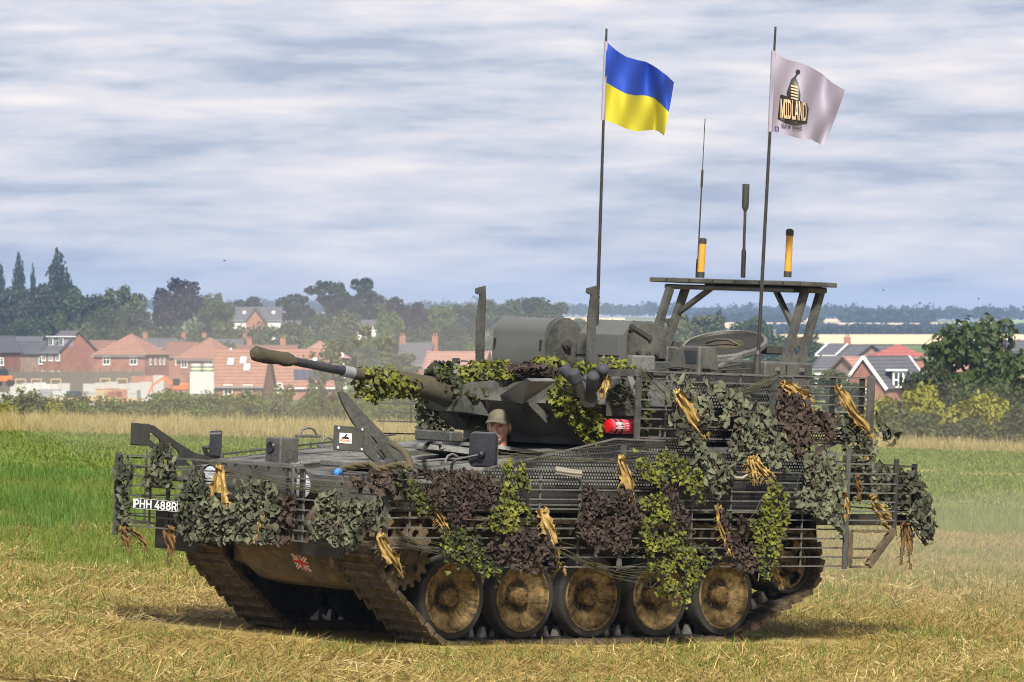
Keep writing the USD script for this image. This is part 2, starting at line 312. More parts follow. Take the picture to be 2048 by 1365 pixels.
scatter('long_grass', 'long lush green grass left of the vehicle', 'grass', 'lush_blades', [blades(26, .15, .09, (0.8, 1.5), .008, s + 30, 4) for s in range(4)], np.stack([x, Y, gz(x, Y)], -1)[k], rng.uniform(.6, 1.5, k.sum()))
x, Y = sow(5200, 29.5, 50); g, b = green(x, Y), bare(x, Y); k = rng.uniform(0, 1, len(x)) > np.clip(g * .9 + .9 * sm(.56, .46, fb(x, Y * .5, 1.3, 61)), 0, .98)
leafy('pale_straw', [(0.2, (0.55, 0.44, 0.20)), (0.6, (0.78, 0.68, 0.42)), (0.9, (0.85, 0.79, 0.58))], 0.2)
scatter('loose_straw', 'long pale stalks of loose straw lying on top of the cut straw', 'straw', 'pale_straw', [blades(9, .17, .14, (0.05, 0.5), .0065, s + 70, 4) for s in range(4)], np.stack([x, Y, gz(x, Y) + .012], -1)[k], rng.uniform(.7, 1.4, k.sum()))
def edgeY(px): return np.interp(px, [0, 700, 1700, 2048], [88, 90, 101, 104])
n = 7500; px = rng.uniform(-120, 2170, n); Y = edgeY(px) + 10 * rng.beta(1, 1.3, n); x = (px - 1024) / F * Y
scatter('tall_dry_grass', 'tall dry yellow grass along the far edge of the field', 'grass', 'dry_stems', [blades(26, .23, .10, (1.0, 1.54), .009, s + 50, 4) for s in range(4)], np.stack([x, Y, zt(x, Y)], -1), rng.uniform(.6, 1.35, n) * np.interp(px, [0, 800, 1700, 2048], [.85, 1., 1.1, 1.15]))

# ------------------------------------------------------------------ trees and shrubs
leafy('dark_leaves', [(0.1, (0.024, 0.032, 0.010)), (0.5, (0.058, 0.075, 0.022)), (0.9, (0.115, 0.135, 0.042))], 0.3)
leafy('green_leaves', [(0.1, (0.040, 0.058, 0.014)), (0.5, (0.10, 0.13, 0.03)), (0.9, (0.18, 0.21, 0.06))], 0.35)
leafy('bright_leaves', [(0.1, (0.075, 0.11, 0.015)), (0.5, (0.17, 0.22, 0.03)), (0.9, (0.27, 0.31, 0.06))], 0.35)
leafy('yellow_leaves', [(0.1, (0.16, 0.16, 0.016)), (0.5, (0.40, 0.36, 0.035)), (0.9, (0.58, 0.50, 0.09))], 0.35)
leafy('olive_leaves', [(0.1, (0.065, 0.075, 0.02)), (0.5, (0.15, 0.16, 0.045)), (0.9, (0.25, 0.245, 0.08))], 0.3)
leafy('purple_leaves', [(0.1, (0.014, 0.008, 0.012)), (0.5, (0.032, 0.018, 0.026)), (0.9, (0.06, 0.034, 0.042))], 0.2)
leafy('needle_leaves', [(0.1, (0.008, 0.018, 0.009)), (0.5, (0.02, 0.038, 0.016)), (0.9, (0.042, 0.062, 0.026))], 0.15)
leafy('ridge_leaves', [(0.1, (0.012, 0.024, 0.012)), (0.5, (0.026, 0.045, 0.02)), (0.9, (0.045, 0.07, 0.028))], 0.2)
simple('bark', (0.09, 0.065, 0.045), 0.9, var=0.4)
def leaves_on(C, R, n, size, seed, squash=1.0, ragged=0.35):
    """n leaf clumps spread through the lumps with centres C and radii R."""
    r = np.random.default_rng(seed); C, R = np.asarray(C, float), np.asarray(R, float)
    w = R ** 2; i = r.choice(len(C), n, p=w / w.sum()); d = r.normal(size=(n, 3)); d /= np.linalg.norm(d, axis=1, keepdims=True)
    rad = R[i] * (1 - ragged * r.uniform(0, 1, n) ** 1.6 + 0.16 * r.uniform(0, 1, n) ** 6)
    p = C[i] + d * rad[:, None] * np.array([1, 1, squash])
    nn = d * 0.8 + r.normal(0, 0.6, (n, 3)) + np.array([0, 0, 0.35]); nn /= np.linalg.norm(nn, axis=1, keepdims=True)
    a = np.cross(nn, r.normal(size=(n, 3))); a /= np.linalg.norm(a, axis=1, keepdims=True); b = np.cross(nn, a)
    s = size * r.uniform(0.55, 1.35, n)[:, None]
    q = [p + a * s * .62, p + b * s * .5 + a * s * .1 + nn * s * .12, p - a * s * .62, p - b * s * .5 - a * s * .12 + nn * s * .1]
    V = np.stack(q, 1).reshape(-1, 3); k = np.arange(n) * 4
    return trimesh.Trimesh(V, np.vstack([np.stack([k, k + 1, k + 2], 1), np.stack([k, k + 2, k + 3], 1)]), process=False)
def make_tree(kind, seed):
    """Crown and trunk of height 1 (width 1 where the crown is widest)."""
    r = np.random.default_rng(seed)
    if kind == 'conifer':
        C, R = [], []
        for z in np.linspace(0.14, 0.97, 16):
            w = 0.5 * (1 - z) ** 0.7 * r.uniform(.7, 1.25) + 0.03
            for a in r.uniform(0, 6.28, 7): C.append((math.cos(a) * w * .62, math.sin(a) * w * .62, z + r.uniform(-.03, .02))); R.append(w * .5 + .012)
        cr = leaves_on(C, R, 3000, 0.06, seed, 0.6, .6)
    elif kind == 'pine':
        C, R = [], []
        for i in range(34):
            a, q, z = r.uniform(0, 6.28), r.uniform(.03, .40), r.uniform(.30, .95); C.append((math.cos(a) * q * (1.15 - .5 * z), math.sin(a) * q * (1.15 - .5 * z), z)); R.append(r.uniform(.06, .13))
        cr = leaves_on(C, R, 2800, 0.05, seed, 0.6, .8)
    elif kind == 'shrub':
        C, R = [], []
        for i in range(13):
            a, q, z = r.uniform(0, 6.28), r.uniform(0, .34), r.uniform(.18, .78); C.append((math.cos(a) * q * (1.1 - .5 * z), math.sin(a) * q * (1.1 - .5 * z), z)); R.append(r.uniform(.14, .24) * (1.1 - .3 * z))
        cr = leaves_on(C, R, 2400, 0.062, seed, 1.0, .6)
    elif kind == 'airy':
        C, R = [], []
        for i in range(26):
            a, q, z = r.uniform(0, 6.28), r.uniform(.02, .42), r.uniform(.34, .95); k = 1.15 - .6 * abs(z - .6); C.append((math.cos(a) * q * k, math.sin(a) * q * k, z)); R.append(r.uniform(.05, .11))
        cr = leaves_on(C, R, 1500, 0.042, seed, .8, .9)
    else:
        C, R = [(0, 0, .6)], [.24]
        for i in range(20):
            a, z = r.uniform(0, 6.28), r.uniform(.28, .88); q = .36 * math.sqrt(max(0.05, 1 - ((z - .55) / .46) ** 2)) * r.uniform(.7, 1.08)
            C.append((math.cos(a) * q, math.sin(a) * q, z)); R.append(r.uniform(.1, .19))
        cr = leaves_on(C, R, 3200, 0.05, seed, .85, .5)
    top = {'shrub': .55, 'conifer': .95}.get(kind, .72); tr = .02 if kind != 'shrub' else .016
    tk = [tube([(0, 0, -.12), (.006, 0, .1), (-.004, .006, .4 * top), (.006, 0, top)], [tr * 1.25, tr, tr * .7, tr * .25], 6)]
    for i in range(7 if kind != 'conifer' else 0):
        a = r.uniform(0, 6.28); z0 = r.uniform(.18, .5) * (top / .72); q = r.uniform(.18, .34); z1 = z0 + r.uniform(.12, .3)
        tk.append(tube([(0, 0, z0), (math.cos(a) * q * .5, math.sin(a) * q * .5, z0 + (z1 - z0) * .6), (math.cos(a) * q, math.sin(a) * q, z1)], [tr * .55, tr * .38, tr * .12], 5))
    return cr, cat(*tk)
_tree = {}
KIND = {'dark': ('broadleaf', 'dark_leaves', 'broadleaf_tree'), 'green': ('broadleaf', 'green_leaves', 'broadleaf_tree'), 'bright': ('broadleaf', 'bright_leaves', 'broadleaf_tree'), 'olive': ('broadleaf', 'olive_leaves', 'broadleaf_tree'),
        'purple': ('broadleaf', 'purple_leaves', 'copper_beech_tree'), 'conifer': ('conifer', 'needle_leaves', 'conifer_tree'), 'pine': ('pine', 'needle_leaves', 'pine_tree'), 'airy': ('airy', 'olive_leaves', 'young_tree'),
        'sgreen': ('shrub', 'green_leaves', 'bush'), 'sdark': ('shrub', 'dark_leaves', 'bush'), 'syellow': ('shrub', 'yellow_leaves', 'bush'), 'sbright': ('shrub', 'bright_leaves', 'bush'), 'solive': ('shrub', 'olive_leaves', 'bush')}
def tree(kind, px, top, half, Y, label, group=None, variant=0, sink=0.0, catg=None):
    x = (px - 1024) / F * Y; z0 = float(zt(x, Y)) - sink; h = EYE + (HOR - top) / F * Y - z0; w = 2 * half / F * Y
    a = rng.uniform(0, 6.28); Rz = np.array([[math.cos(a), -math.sin(a), 0], [math.sin(a), math.cos(a), 0], [0, 0, 1]]); R = Rz @ np.diag([w, w, h * 1.0])
    shape, mat, name = KIND[kind]; key = (kind, variant); c = catg or ('bush' if shape == 'shrub' else 'tree')
    if key in _tree: return dup(_tree[key], (x, Y, z0), R, label, c, group, name)
    p = thing(name, label, c, (x, Y, z0), R, group); cr, tk = make_tree(shape, 100 + 17 * variant + sum(map(ord, kind)))
    part(p, 'crown', cr, _mats[mat]); part(p, 'trunk', tk, _mats['bark'], True); _tree[key] = p
    return p
G1 = 'trees on the hill behind the housing estate'
for k, (kd, px, top, hw, Y, lb) in enumerate([
    ('conifer', 38, 508, 24, 1180, 'dark pointed conifer with a narrow forked top at the left of the hill wood'),
    ('conifer', 66, 528, 12, 1190, 'slim short conifer between the two tall conifers at the left'),
    ('conifer', 117, 500, 38, 1150, 'broadest and tallest dark conifer of the left hill wood'),
    ('conifer', 2, 528, 20, 1200, 'dark conifer cut by the left edge of the picture'),
    ('conifer', 142, 560, 14, 1170, 'low conifer spire right of the broadest conifer'),
    ('dark', 10, 574, 62, 1080, 'dark dense tree at the left picture edge below the conifers'),
    ('dark', 62, 566, 58, 1110, 'dark rounded tree under the slim conifer'),
    ('dark', 112, 572, 60, 1090, 'dark dense tree below the broadest conifer'),
    ('green', 158, 582, 55, 1070, 'dark green tree where the left wood steps down'),
    ('dark', 192, 590, 48, 1060, 'lower dark tree at the right end of the left wood'),
    ('green', 210, 612, 44, 1030, 'mid green tree in front of the left wood, right of it'),
    ('olive', 248, 566, 52, 1120, 'lighter olive tree with an open crown left of the copper beech'),
    ('dark', 268, 618, 48, 1040, 'dark tree below the olive tree with the open crown'),
    ('purple', 358, 551, 60, 1090, 'large dark purple copper beech standing above the brick houses'),
    ('olive', 425, 582, 34, 1150, 'small olive tree behind the right side of the copper beech'),
    ('green', 431, 592, 50, 1060, 'round green tree between the copper beech and the white farm building'),
    ('pine', 505, 594, 52, 1300, 'low dark tree line behind the white farm building roof'),
    ('pine', 596, 584, 62, 1150, 'dark spreading pine right of the white farm building'),
    ('pine', 662, 558, 66, 1170, 'tall dark pine with layered branches, left of the tallest pine'),
    ('pine', 692, 586, 44, 1130, 'dark pine in the middle of the pine group'),
    ('pine', 733, 550, 62, 1160, 'tallest open crowned pine of the group'),
    ('olive', 778, 584, 40, 1180, 'thin olive tree right of the tallest pine'),
    ('purple', 812, 592, 48, 1130, 'dark purple tree right of the pine group'),
    ('purple', 838, 604, 42, 1120, 'lower purple tree beside the other purple tree'),
    ('bright', 878, 607, 38, 1120, 'bright green tree just right of the purple trees'),
    ('green', 930, 606, 46, 1150, 'mid green tree left of the left wire cutter hook'),
    ('green', 1003, 596, 50, 1200, 'green tree behind the rounded sight hood'),
    ('dark', 1060, 594, 56, 1220, 'dark green tree above the rounded sight hood'),
    ('green', 1105, 604, 44, 1180, 'green tree between the two sight housings'),
    ('green', 1150, 634, 40, 1080, 'green tree left of the right wire cutter hook'),
    ('olive', 668, 610, 54, 1010, 'yellowish rounded willow in front of the pines'),
    ('bright', 782, 620, 34, 1010, 'small bright yellow green tree below the purple tree'),
    ('green', 590, 640, 46, 1000, 'green tree in front of the dark spreading pine'),
    ('green', 640, 660, 50, 960, 'green tree below the yellowish willow'),
    ('green', 718, 672, 48, 950, 'green tree right of the barrel cover among the houses'),
    ('olive', 790, 700, 58, 640, 'grey green rounded tree behind the netted gun barrel'),
    ('green', 845, 660, 60, 1000, 'wide green tree behind the slate roof with two chimneys'),
    ('green', 912, 655, 50, 990, 'green tree right of the slate roof with two chimneys'),
    ('olive', 1395, 622, 78, 950, 'wide pale green tree seen under the canopy frame'),
    ('conifer', 1438, 620, 26, 1000, 'dark conical tree seen under the middle of the canopy'),
    ('green', 1340, 636, 46, 1050, 'green tree behind the left canopy leg'),
    ('green', 1502, 630, 52, 1010, 'dark green tree seen under the right half of the canopy'),
    ('green', 1545, 660, 60, 900, 'green tree behind the rear hatch and right canopy leg'),
    ('green', 1452, 664, 60, 880, 'low green tree above the open round hatch'),
    ('bright', 1385, 668, 54, 860, 'low bright green tree behind the hatch edge'),
    ('green', 1610, 662, 50, 860, 'dark green tree just right of the canopy legs'),
    ('olive', 1655, 740, 62, 500, 'yellowish green tree left of the white edged gable'),
    ('green', 1690, 762, 50, 420, 'low green tree below the white edged gable')]):
    tree(kd, px, top, hw, Y, lb, G1, variant=k % 3 if kd in ('dark', 'green', 'olive', 'pine') else k % 2)
tree('airy', 716, 648, 88, 460, 'thin leaved young tree with bare stems beside the gun barrel')
tree('airy', 640, 690, 46, 440, 'sparse sapling in front of the roof with solar panels', variant=1)
tree('green', 1948, 634, 118, 215, 'big green oak tree right of the white edged gable house', variant=3)
tree('green', 2030, 700, 92, 190, 'green tree cut by the right edge of the picture', variant=4)
tree('dark', 1868, 728, 70, 180, 'low dark tree under the big oak', variant=0)
tree('green', 1960, 742, 84, 170, 'mid green tree below the big oak on its right', variant=1)
# hedges
def mass(name, label, catg, items, kind=None, n=900):
    """A hedge or thicket: lumps of foliage given as (px, top, half width, Y, material)."""
    c = np.mean([WP(i[0], i[1], i[3]) for i in items], 0); q = thing(name, label, catg, c, kind=kind); by = {}
    for k, (px, top, hw, Y, mat) in enumerate(items):
        r = np.random.default_rng(900 + k + int(Y)); x = (px - 1024) / F * Y; z0 = float(zt(x, Y)); h = EYE + (HOR - top) / F * Y - z0; w = hw / F * Y; C, R = [], []
        for _ in range(11):
            a, s = r.uniform(0, 6.28), r.uniform(0, .75); zz = r.uniform(.25, .86); C.append((x + math.cos(a) * s * w * (1.15 - .5 * zz), Y + math.sin(a) * s * w, z0 + h * zz)); R.append(min(w * .42, h * .30) * r.uniform(.6, 1.1))
        C = np.array(C); R = np.array(R); C[:, 2] = np.minimum(C[:, 2], z0 + h - R * .85); by.setdefault(mat, []).append(leaves_on(C - c, R, n, (R.mean()) * .30, 50 + k, 1.0, .75))
    for mat, ms in by.items(): part(q, 'foliage', cat(*ms), _mats[mat])
it = []
for row, (Y, y0, x0, x1, st) in enumerate([(1010, 640, 0, 560, 44), (960, 652, 180, 1000, 48), (930, 664, 0, 1020, 46), (905, 676, 400, 1060, 54)]):
    for px in np.arange(x0, x1, st):
        it.append((px + rng.uniform(-14, 14), y0 + rng.uniform(-13, 8), rng.uniform(30, 46), Y + rng.uniform(-25, 25), ['green_leaves', 'dark_leaves', 'olive_leaves', 'bright_leaves'][int(rng.choice(4, p=[.45, .25, .22, .08]))]))
mass('hillside_thicket', 'green thicket of bushes rising behind the roofs of the left estate', 'thicket', it, 'stuff')
it = []
for px in np.arange(-40, 1000, 27):
    d_ = np.interp(px, [0, 380, 520, 620, 700, 1000], [6, 4, -6, -2, -4, -6]); it.append((px + rng.uniform(-9, 9), 776 + d_ + rng.uniform(-13, 9), rng.uniform(34, 52), rng.uniform(122, 132), ['olive_leaves', 'green_leaves', 'bright_leaves'][int(rng.choice(3, p=[.55, .08, .37]))]))
    if px % 2 == 0: it.append((px + rng.uniform(-12, 12), 803 + d_ + rng.uniform(-10, 10), rng.uniform(34, 48), rng.uniform(112, 118), ['olive_leaves', 'yellow_leaves', 'bright_leaves'][int(rng.choice(3, p=[.5, .15, .35]))]))
mass('field_hedge', 'low dusty olive hedge behind the dry grass left of the vehicle', 'hedge', it, None, 1500)
G3 = 'bushes of the right hand field edge'; o = 0
for px, top, hw, kd, Y, lb in [(1762, 766, 74, 'syellow', 128, 'yellow bush just right of the rear cage top'), (1806, 780, 60, 'solive', 126, 'dull olive bush right of the first yellow bush'), (1846, 752, 60, 'syellow', 132, 'tall yellow bush left of the largest yellow bush'), (1858, 808, 66, 'sgreen', 122, 'dark green bush in front of the tall yellow bush'),
    (1930, 778, 74, 'syellow', 127, 'largest golden yellow bush below the big oak'), (1975, 772, 60, 'syellow', 126, 'golden bush right of the largest yellow one'), (1948, 822, 62, 'sgreen', 119, 'dark green bush in front of the golden bushes'), (2028, 812, 60, 'sdark', 117, 'dark green bush at the right edge of the picture'),
    (1800, 830, 50, 'solive', 119, 'low olive bush in front at the left of the right hedge'), (1900, 836, 46, 'sdark', 117, 'small dark bush behind the fence post on the right'), (1720, 800, 50, 'syellow', 124, 'yellow bush seen through the rear cage'), (2048, 860, 40, 'solive', 112, 'low dry bush in the grass at the right edge')]:
    tree(kd, px, top, hw, Y, lb, G3, variant=o % 3); o += 1
# the far ridge
r = np.random.default_rng(3); ms = []
for px in np.arange(-150, 2250, 9.0):
    for lay in range(2):
        q = px + r.uniform(-8, 8); Y = 4000 + r.uniform(-250, 300) - 500 * lay * (q > 1500); x = (q - 1024) / F * Y; z = float(zt(x, Y)); h = r.uniform(6.5, 11.5) * (1 if r.uniform() > .12 else 1.35); w = r.uniform(3.5, 6.5)
        C = [(x + r.uniform(-w, w), Y + r.uniform(-5, 5), z + h * r.uniform(.35, .78)) for _ in range(6)]
        ms.append(leaves_on(C, [h * .28] * 6, 85, 2.0, int(px * 7 + lay + 5000), .9))
part('/World', 'ridge_woodland', cat(*ms), _mats['ridge_leaves'], label='blue hazy wood along the far ridge', cat='woodland', kind='stuff')
def hedgerow(name, px0, px1, Y0, Y1, h, label, seed, dens=1.0):
    r = np.random.default_rng(seed); C, R = [], []
    for t in np.linspace(0, 1, int(abs(px1 - px0) / 3)):
        Y = Y0 + (Y1 - Y0) * t; x = (px0 + (px1 - px0) * t - 1024) / F * Y; hh = h * r.uniform(.7, 1.15); C.append((x, Y, float(zt(x, Y)) + hh * .5)); R.append(hh * .6)
    part('/World', name, leaves_on(C, R, len(C) * 40, h * .4, seed, .9), _mats['ridge_leaves'], label=label, cat='hedgerow')
hedgerow('far_hedgerow', 1560, 2200, 2070, 2090, 3.0, 'dark straight hedgerow across the ripe wheat field', 1)
hedgerow('far_hedgerow', 1500, 2200, 2440, 2450, 2.6, 'thin hedgerow above the dark straight one', 2)
hedgerow('far_hedgerow', 1940, 2060, 1900, 2440, 3.0, 'slanting hedgerow behind the top of the big oak', 3)
hedgerow('far_hedgerow', 1390, 1600, 2920, 2900, 5.0, 'bushy hedgerow under the canopy between two pale fields', 4)
hedgerow('far_hedgerow', 1690, 1860, 2930, 2960, 6.5, 'thick hedgerow right of the canopy below the ridge wood', 5)
tree('green', 1640, 632, 15, 2500, 'lone small round tree in the far fields right of the canopy', variant=1)
tree('green', 2006, 640, 17, 2400, 'lone tree in the far wheat field near the right edge', variant=2)
# ------------------------------------------------------------------ houses, building site, fence
def masonry(name, c, mortar, sx=4.4, sz=13.0):
    c = np.array(c)
    return M(name, {'g': ('texture_coordinate', {}), 'mp': ('mapping', {'rotation': (math.pi / 2, 0, 0)}), 'k': ('brick_texture', {'scale': 1.0, 'brick_width': 0.23, 'row_height': 0.075, 'mortar_size': 0.006, 'color1': tuple(c * .85), 'color2': tuple(c * 1.2), 'mortar': mortar}),
        'n': ('noise_texture', {'scale': .8, 'detail': 5.0}), 'h': ('hsv', {}), 'mr': ('map_range', {'from_min': .3, 'from_max': .7, 'to_min': .8, 'to_max': 1.2}), 'p': ('principled_bsdf', {'roughness': .9, 'specular_ior_level': .2})},
        [('g.object', 'mp.vector'), ('mp.vector', 'k.vector'), ('g.object', 'n.vector'), ('n.fac', 'mr.value'), ('mr.result', 'h.value'), ('k.color', 'h.color'), ('h.color', 'p.base_color')])
def tiles(name, c, row=0.40):
    """Roof covering with courses that step with height."""
    c = np.array(c)
    return M(name, {'g': ('texture_coordinate', {}), 'w': ('wave_texture', {'wave_type': 'bands', 'bands_direction': 'z', 'profile': 'saw', 'scale': 0.31 / row}), 'n': ('noise_texture', {'scale': 1.3, 'detail': 6.0, 'roughness': .7}), 'n2': ('noise_texture', {'scale': 9.0, 'detail': 2.0}), 'f': ('mix_float', {'fac': .4}),
        'r': ('rgb_ramp', {'ramp': [(.3, tuple(c * .72)), (.7, tuple(c * 1.25))]}), 'mr': ('map_range', {'from_min': 0, 'from_max': 1, 'to_min': .55, 'to_max': 1.2}), 'h': ('hsv', {}), 'b': ('bump', {'strength': .6, 'distance': .04}), 'p': ('principled_bsdf', {'roughness': .85, 'specular_ior_level': .3})},
        [('g.object', 'w.vector'), ('g.object', 'n.vector'), ('g.object', 'n2.vector'), ('n.fac', 'f.a'), ('n2.fac', 'f.b'), ('f.result', 'r.fac'), ('r.color', 'h.color'), ('w.fac', 'mr.value'), ('mr.result', 'h.value'), ('h.color', 'p.base_color'), ('w.fac', 'b.height'), ('b.normal', 'p.normal')])
masonry('red_brick', (0.22, 0.075, 0.045), (0.34, 0.27, 0.22)); masonry('brown_brick', (0.25, 0.10, 0.06), (0.30, 0.24, 0.20)); masonry('grey_block', (0.40, 0.37, 0.34), (0.45, 0.43, 0.4))
tiles('slate_roof', (0.085, 0.082, 0.09)); tiles('orange_tile', (0.25, 0.125, 0.085)); tiles('brown_tile', (0.17, 0.085, 0.06)); tiles('red_tile', (0.29, 0.085, 0.065)); tiles('pink_tile', (0.29, 0.155, 0.115))
simple('white_upvc', (0.75, 0.75, 0.73), .4, var=.03); simple('render_white', (0.62, 0.60, 0.56), .85, var=.08, scale=.6)
simple('window_pane', (0.03, 0.035, 0.04), .08, var=.1, spec=.6); simple('solar_blue', (0.03, 0.04, 0.07), .15, var=.1); simple('lead_grey', (.2, .2, .21), .6)
def Rz(a): return np.array([[math.cos(a), -math.sin(a), 0], [math.sin(a), math.cos(a), 0], [0, 0, 1.0]])
def slab(P, t=0.14):
    """A plate whose top face is the polygon P."""
    P = np.asarray(P, float); n = np.cross(P[1] - P[0], P[2] - P[0]); n /= np.linalg.norm(n); n *= np.sign(n[2]) if abs(n[2]) > 1e-6 else 1
    return hull(np.vstack([P, P - n * t]))
def window(p, x, z, w, h, face, wd, dp, bars=1):
    """White casement on the front ('f'), right ('r') or left ('l') wall; (x, z) is the middle of its foot."""
    o, ex, ey = {'f': ((x, -dp / 2, z), (1, 0, 0), (0, -1, 0)), 'r': ((wd / 2, x, z), (0, 1, 0), (1, 0, 0)), 'l': ((-wd / 2, x, z), (0, 1, 0), (-1, 0, 0))}[face]
    o, ex, ey = map(lambda q: np.array(q, float), (o, ex, ey)); up = np.array([0, 0, 1.0])
    def bx(x0, x1, z0, z1, d0, d1): return hull([o + ex * a + up * b + ey * c for a in (x0, x1) for b in (z0, z1) for c in (d0, d1)])
    t = .09
    fr = [bx(-w / 2, w / 2, 0, t, -.05, .07), bx(-w / 2, w / 2, h - t, h, -.05, .07), bx(-w / 2, -w / 2 + t, t, h - t, -.05, .068), bx(w / 2 - t, w / 2, t, h - t, -.05, .068)]
    for k in range(bars): c = -w / 2 + w * (k + 1) / (bars + 1); fr.append(bx(c - .04, c + .04, t, h - t, -.05, .066))
    if h > 1: fr.append(bx(-w / 2 + t, w / 2 - t, h * .62, h * .62 + .06, -.05, .062))
    q = part(p, 'window', cat(*fr), _mats['white_upvc']); part(q, 'pane', bx(-w / 2 + t * .5, w / 2 - t * .5, t * .5, h - t * .5, -.04, .03), _mats['window_pane'])
    part(q, 'sill', bx(-w / 2 - .08, w / 2 + .08, -.1, -.005, -.05, .12), _mats['render_white'])
def house(label, pxl, pxr, ridge, eave, Y, depth, roof='gable', yaw=0.0, wall='red_brick', tile='slate_roof', wins=(), chim=(), barge=False, name='brick_house', dorm=(), sky_l=(), solar=None, group=None, ridge_in=None, cross=None, width=None):
    yaw = math.radians(yaw); pxm = (pxl + pxr) / 2; x = (pxm - 1024) / F * Y; z0 = float(zt(x, Y)); W = (pxr - pxl) / F * Y
    w = width or max(3.0, (W - depth * abs(math.sin(yaw))) / math.cos(yaw)); d = depth
    he = EYE + (HOR - eave) / F * Y - z0; hr = EYE + (HOR - ridge) / F * Y - z0
    p = thing(name, label, 'house', (x, Y, z0), Rz(yaw), group); e = .32
    if roof == 'gable':            # ridge along the front
        body = hull([(sx * w / 2, sy * d / 2, z) for sx in (-1, 1) for sy in (-1, 1) for z in (-2.5, he - .02)] + [(sx * w / 2, 0, hr - .16) for sx in (-1, 1)])
        k = (hr - he) / (d / 2)
        roofs = [slab([(-w / 2 - e, 0, hr), (w / 2 + e, 0, hr), (w / 2 + e, s * (d / 2 + e), he - k * e), (-w / 2 - e, s * (d / 2 + e), he - k * e)]) for s in (-1, 1)]
    elif roof == 'front':          # gable faces the front
        body = hull([(sx * w / 2, sy * d / 2, z) for sx in (-1, 1) for sy in (-1, 1) for z in (-2.5, he - .02)] + [(0, sy * d / 2, hr - .16) for sy in (-1, 1)])
        k = (hr - he) / (w / 2)
        roofs = [slab([(0, -d / 2 - e, hr), (0, d / 2 + e, hr), (s * (w / 2 + e), d / 2 + e, he - k * e), (s * (w / 2 + e), -d / 2 - e, he - k * e)]) for s in (-1, 1)]
    else:                          # hipped
        body = hull([(sx * w / 2, sy * d / 2, z) for sx in (-1, 1) for sy in (-1, 1) for z in (-2.5, he - .03)])
        i = ridge_in if ridge_in is not None else min(w, d) / 2; r0, r1 = np.array([-w / 2 + i, 0, hr]), np.array([w / 2 - i, 0, hr])
        if r0[0] > r1[0]: r0[0] = r1[0] = 0
        roofs = [hull([(sx * (w / 2 + e), sy * (d / 2 + e), z) for sx in (-1, 1) for sy in (-1, 1) for z in (he - .12, he)] + [r0, r1])]
    part(p, 'wall', body, _mats[wall]); rp = part(p, 'roof', cat(*roofs), _mats[tile])
    if roof != 'hip':
        g = [bar((sx * (w / 2 + e - .1), s * (d / 2 + e), he - k * e + .02), (sx * (w / 2 + e - .1), 0, hr + .03), .2, .2) for sx in (-1, 1) for s in (-1, 1)] if roof == 'gable' else \
            [bar((s * (w / 2 + e), sy * (d / 2 + e + .03), he - k * e - .1), (0, sy * (d / 2 + e + .03), hr - .08), .12, .34) for sy in (-1, 1) for s in (-1, 1)]
        part(p, 'verge', cat(*g), _mats['white_upvc' if barge else tile])
    if roof != 'front': part(p, 'gutter', cat(bar((-w / 2 - e, -d / 2 - e - .06, he - .25), (w / 2 + e, -d / 2 - e - .06, he - .25), .12, .16)), _mats['white_upvc' if barge else 'lead_grey'])
    for (cx, cy) in chim:
        q = part(p, 'chimney', cbox((cx - .45, cy - .35, hr - 1.4), (cx + .45, cy + .35, hr + .95), .03), _mats[wall]); part(q, 'chimney_pot', cat(*[lathe([(.11, 0), (.13, .4)], (0, 0, 1), (cx + s * .2, cy, hr + .95), 8) for s in (-1, 1)]), _mats['pink_tile'])
    for (fx, wx, wz, ww, wh) in wins: window(p, wx, wz, ww, wh, fx, w, d, 1 if ww > .8 else 0)
    for (dx, t) in dorm:           # small dormers on the front slope
        y0 = -d / 2 * (1 - t); zz = he + (hr - he) * t
        q = part(p, 'dormer', cbox((dx - .65, y0 - .5, zz - .5), (dx + .65, y0 + 1.6, zz + 1.05), .02), _mats['lead_grey']); part(q, 'dormer_roof', cbox((dx - 1.0, y0 - .75, zz + 1.06), (dx + 1.0, y0 + 1.9, zz + 1.2), .02), _mats['white_upvc'])
        part(q, 'dormer_window', cat(cbox((dx - .5, y0 - .55, zz - .3), (dx + .5, y0 - .45, zz + .95), .02)), _mats['white_upvc']); part(q, 'pane', cat(*[cbox((dx + a, y0 - .58, zz - .2), (dx + b, y0 - .5, zz + .85), .01) for a, b in ((-.4, -.04), (.04, .4))]), _mats['window_pane'])
    sl = np.array([0, d / 2, hr - he]); sl = sl / np.linalg.norm(sl); nn = np.array([0, -sl[2], sl[1]])
    for (dx, t) in sky_l:
        c = np.array([dx, -d / 2, he]) + np.array([0, d / 2, hr - he]) * t
        q = part(p, 'skylight', hull([c + np.array([a, 0, 0]) + sl * b + nn * cc for a in (-.42, .42) for b in (-.6, .6) for cc in (-.05, .07)]), _mats['lead_grey'])
        part(q, 'pane', hull([c + np.array([a, 0, 0]) + sl * b + nn * cc for a in (-.33, .33) for b in (-.5, .5) for cc in (.05, .09)]), _mats['sky_pane'])
    if solar:
        x0, x1, t0, t1 = solar; nx = 6
        for i in range(nx):
            a, b = x0 + (x1 - x0) * i / nx, x0 + (x1 - x0) * (i + 1) / nx - .05; c = [np.array([0, -d / 2, he]) + np.array([0, d / 2, hr - he]) * t for t in (t0, t1)]
            part(p, 'solar_panel', hull([q + np.array([xx, 0, 0]) + nn * cc for q in c for xx in (a, b) for cc in (.04, .1)]), _mats['solar_blue'])
    return p
simple('sky_pane', (0.55, 0.58, 0.6), .15, var=.05)
W2 = lambda xs, z, w=1.1, h=1.2, f='f': [(f, x, z, w, h) for x in xs]
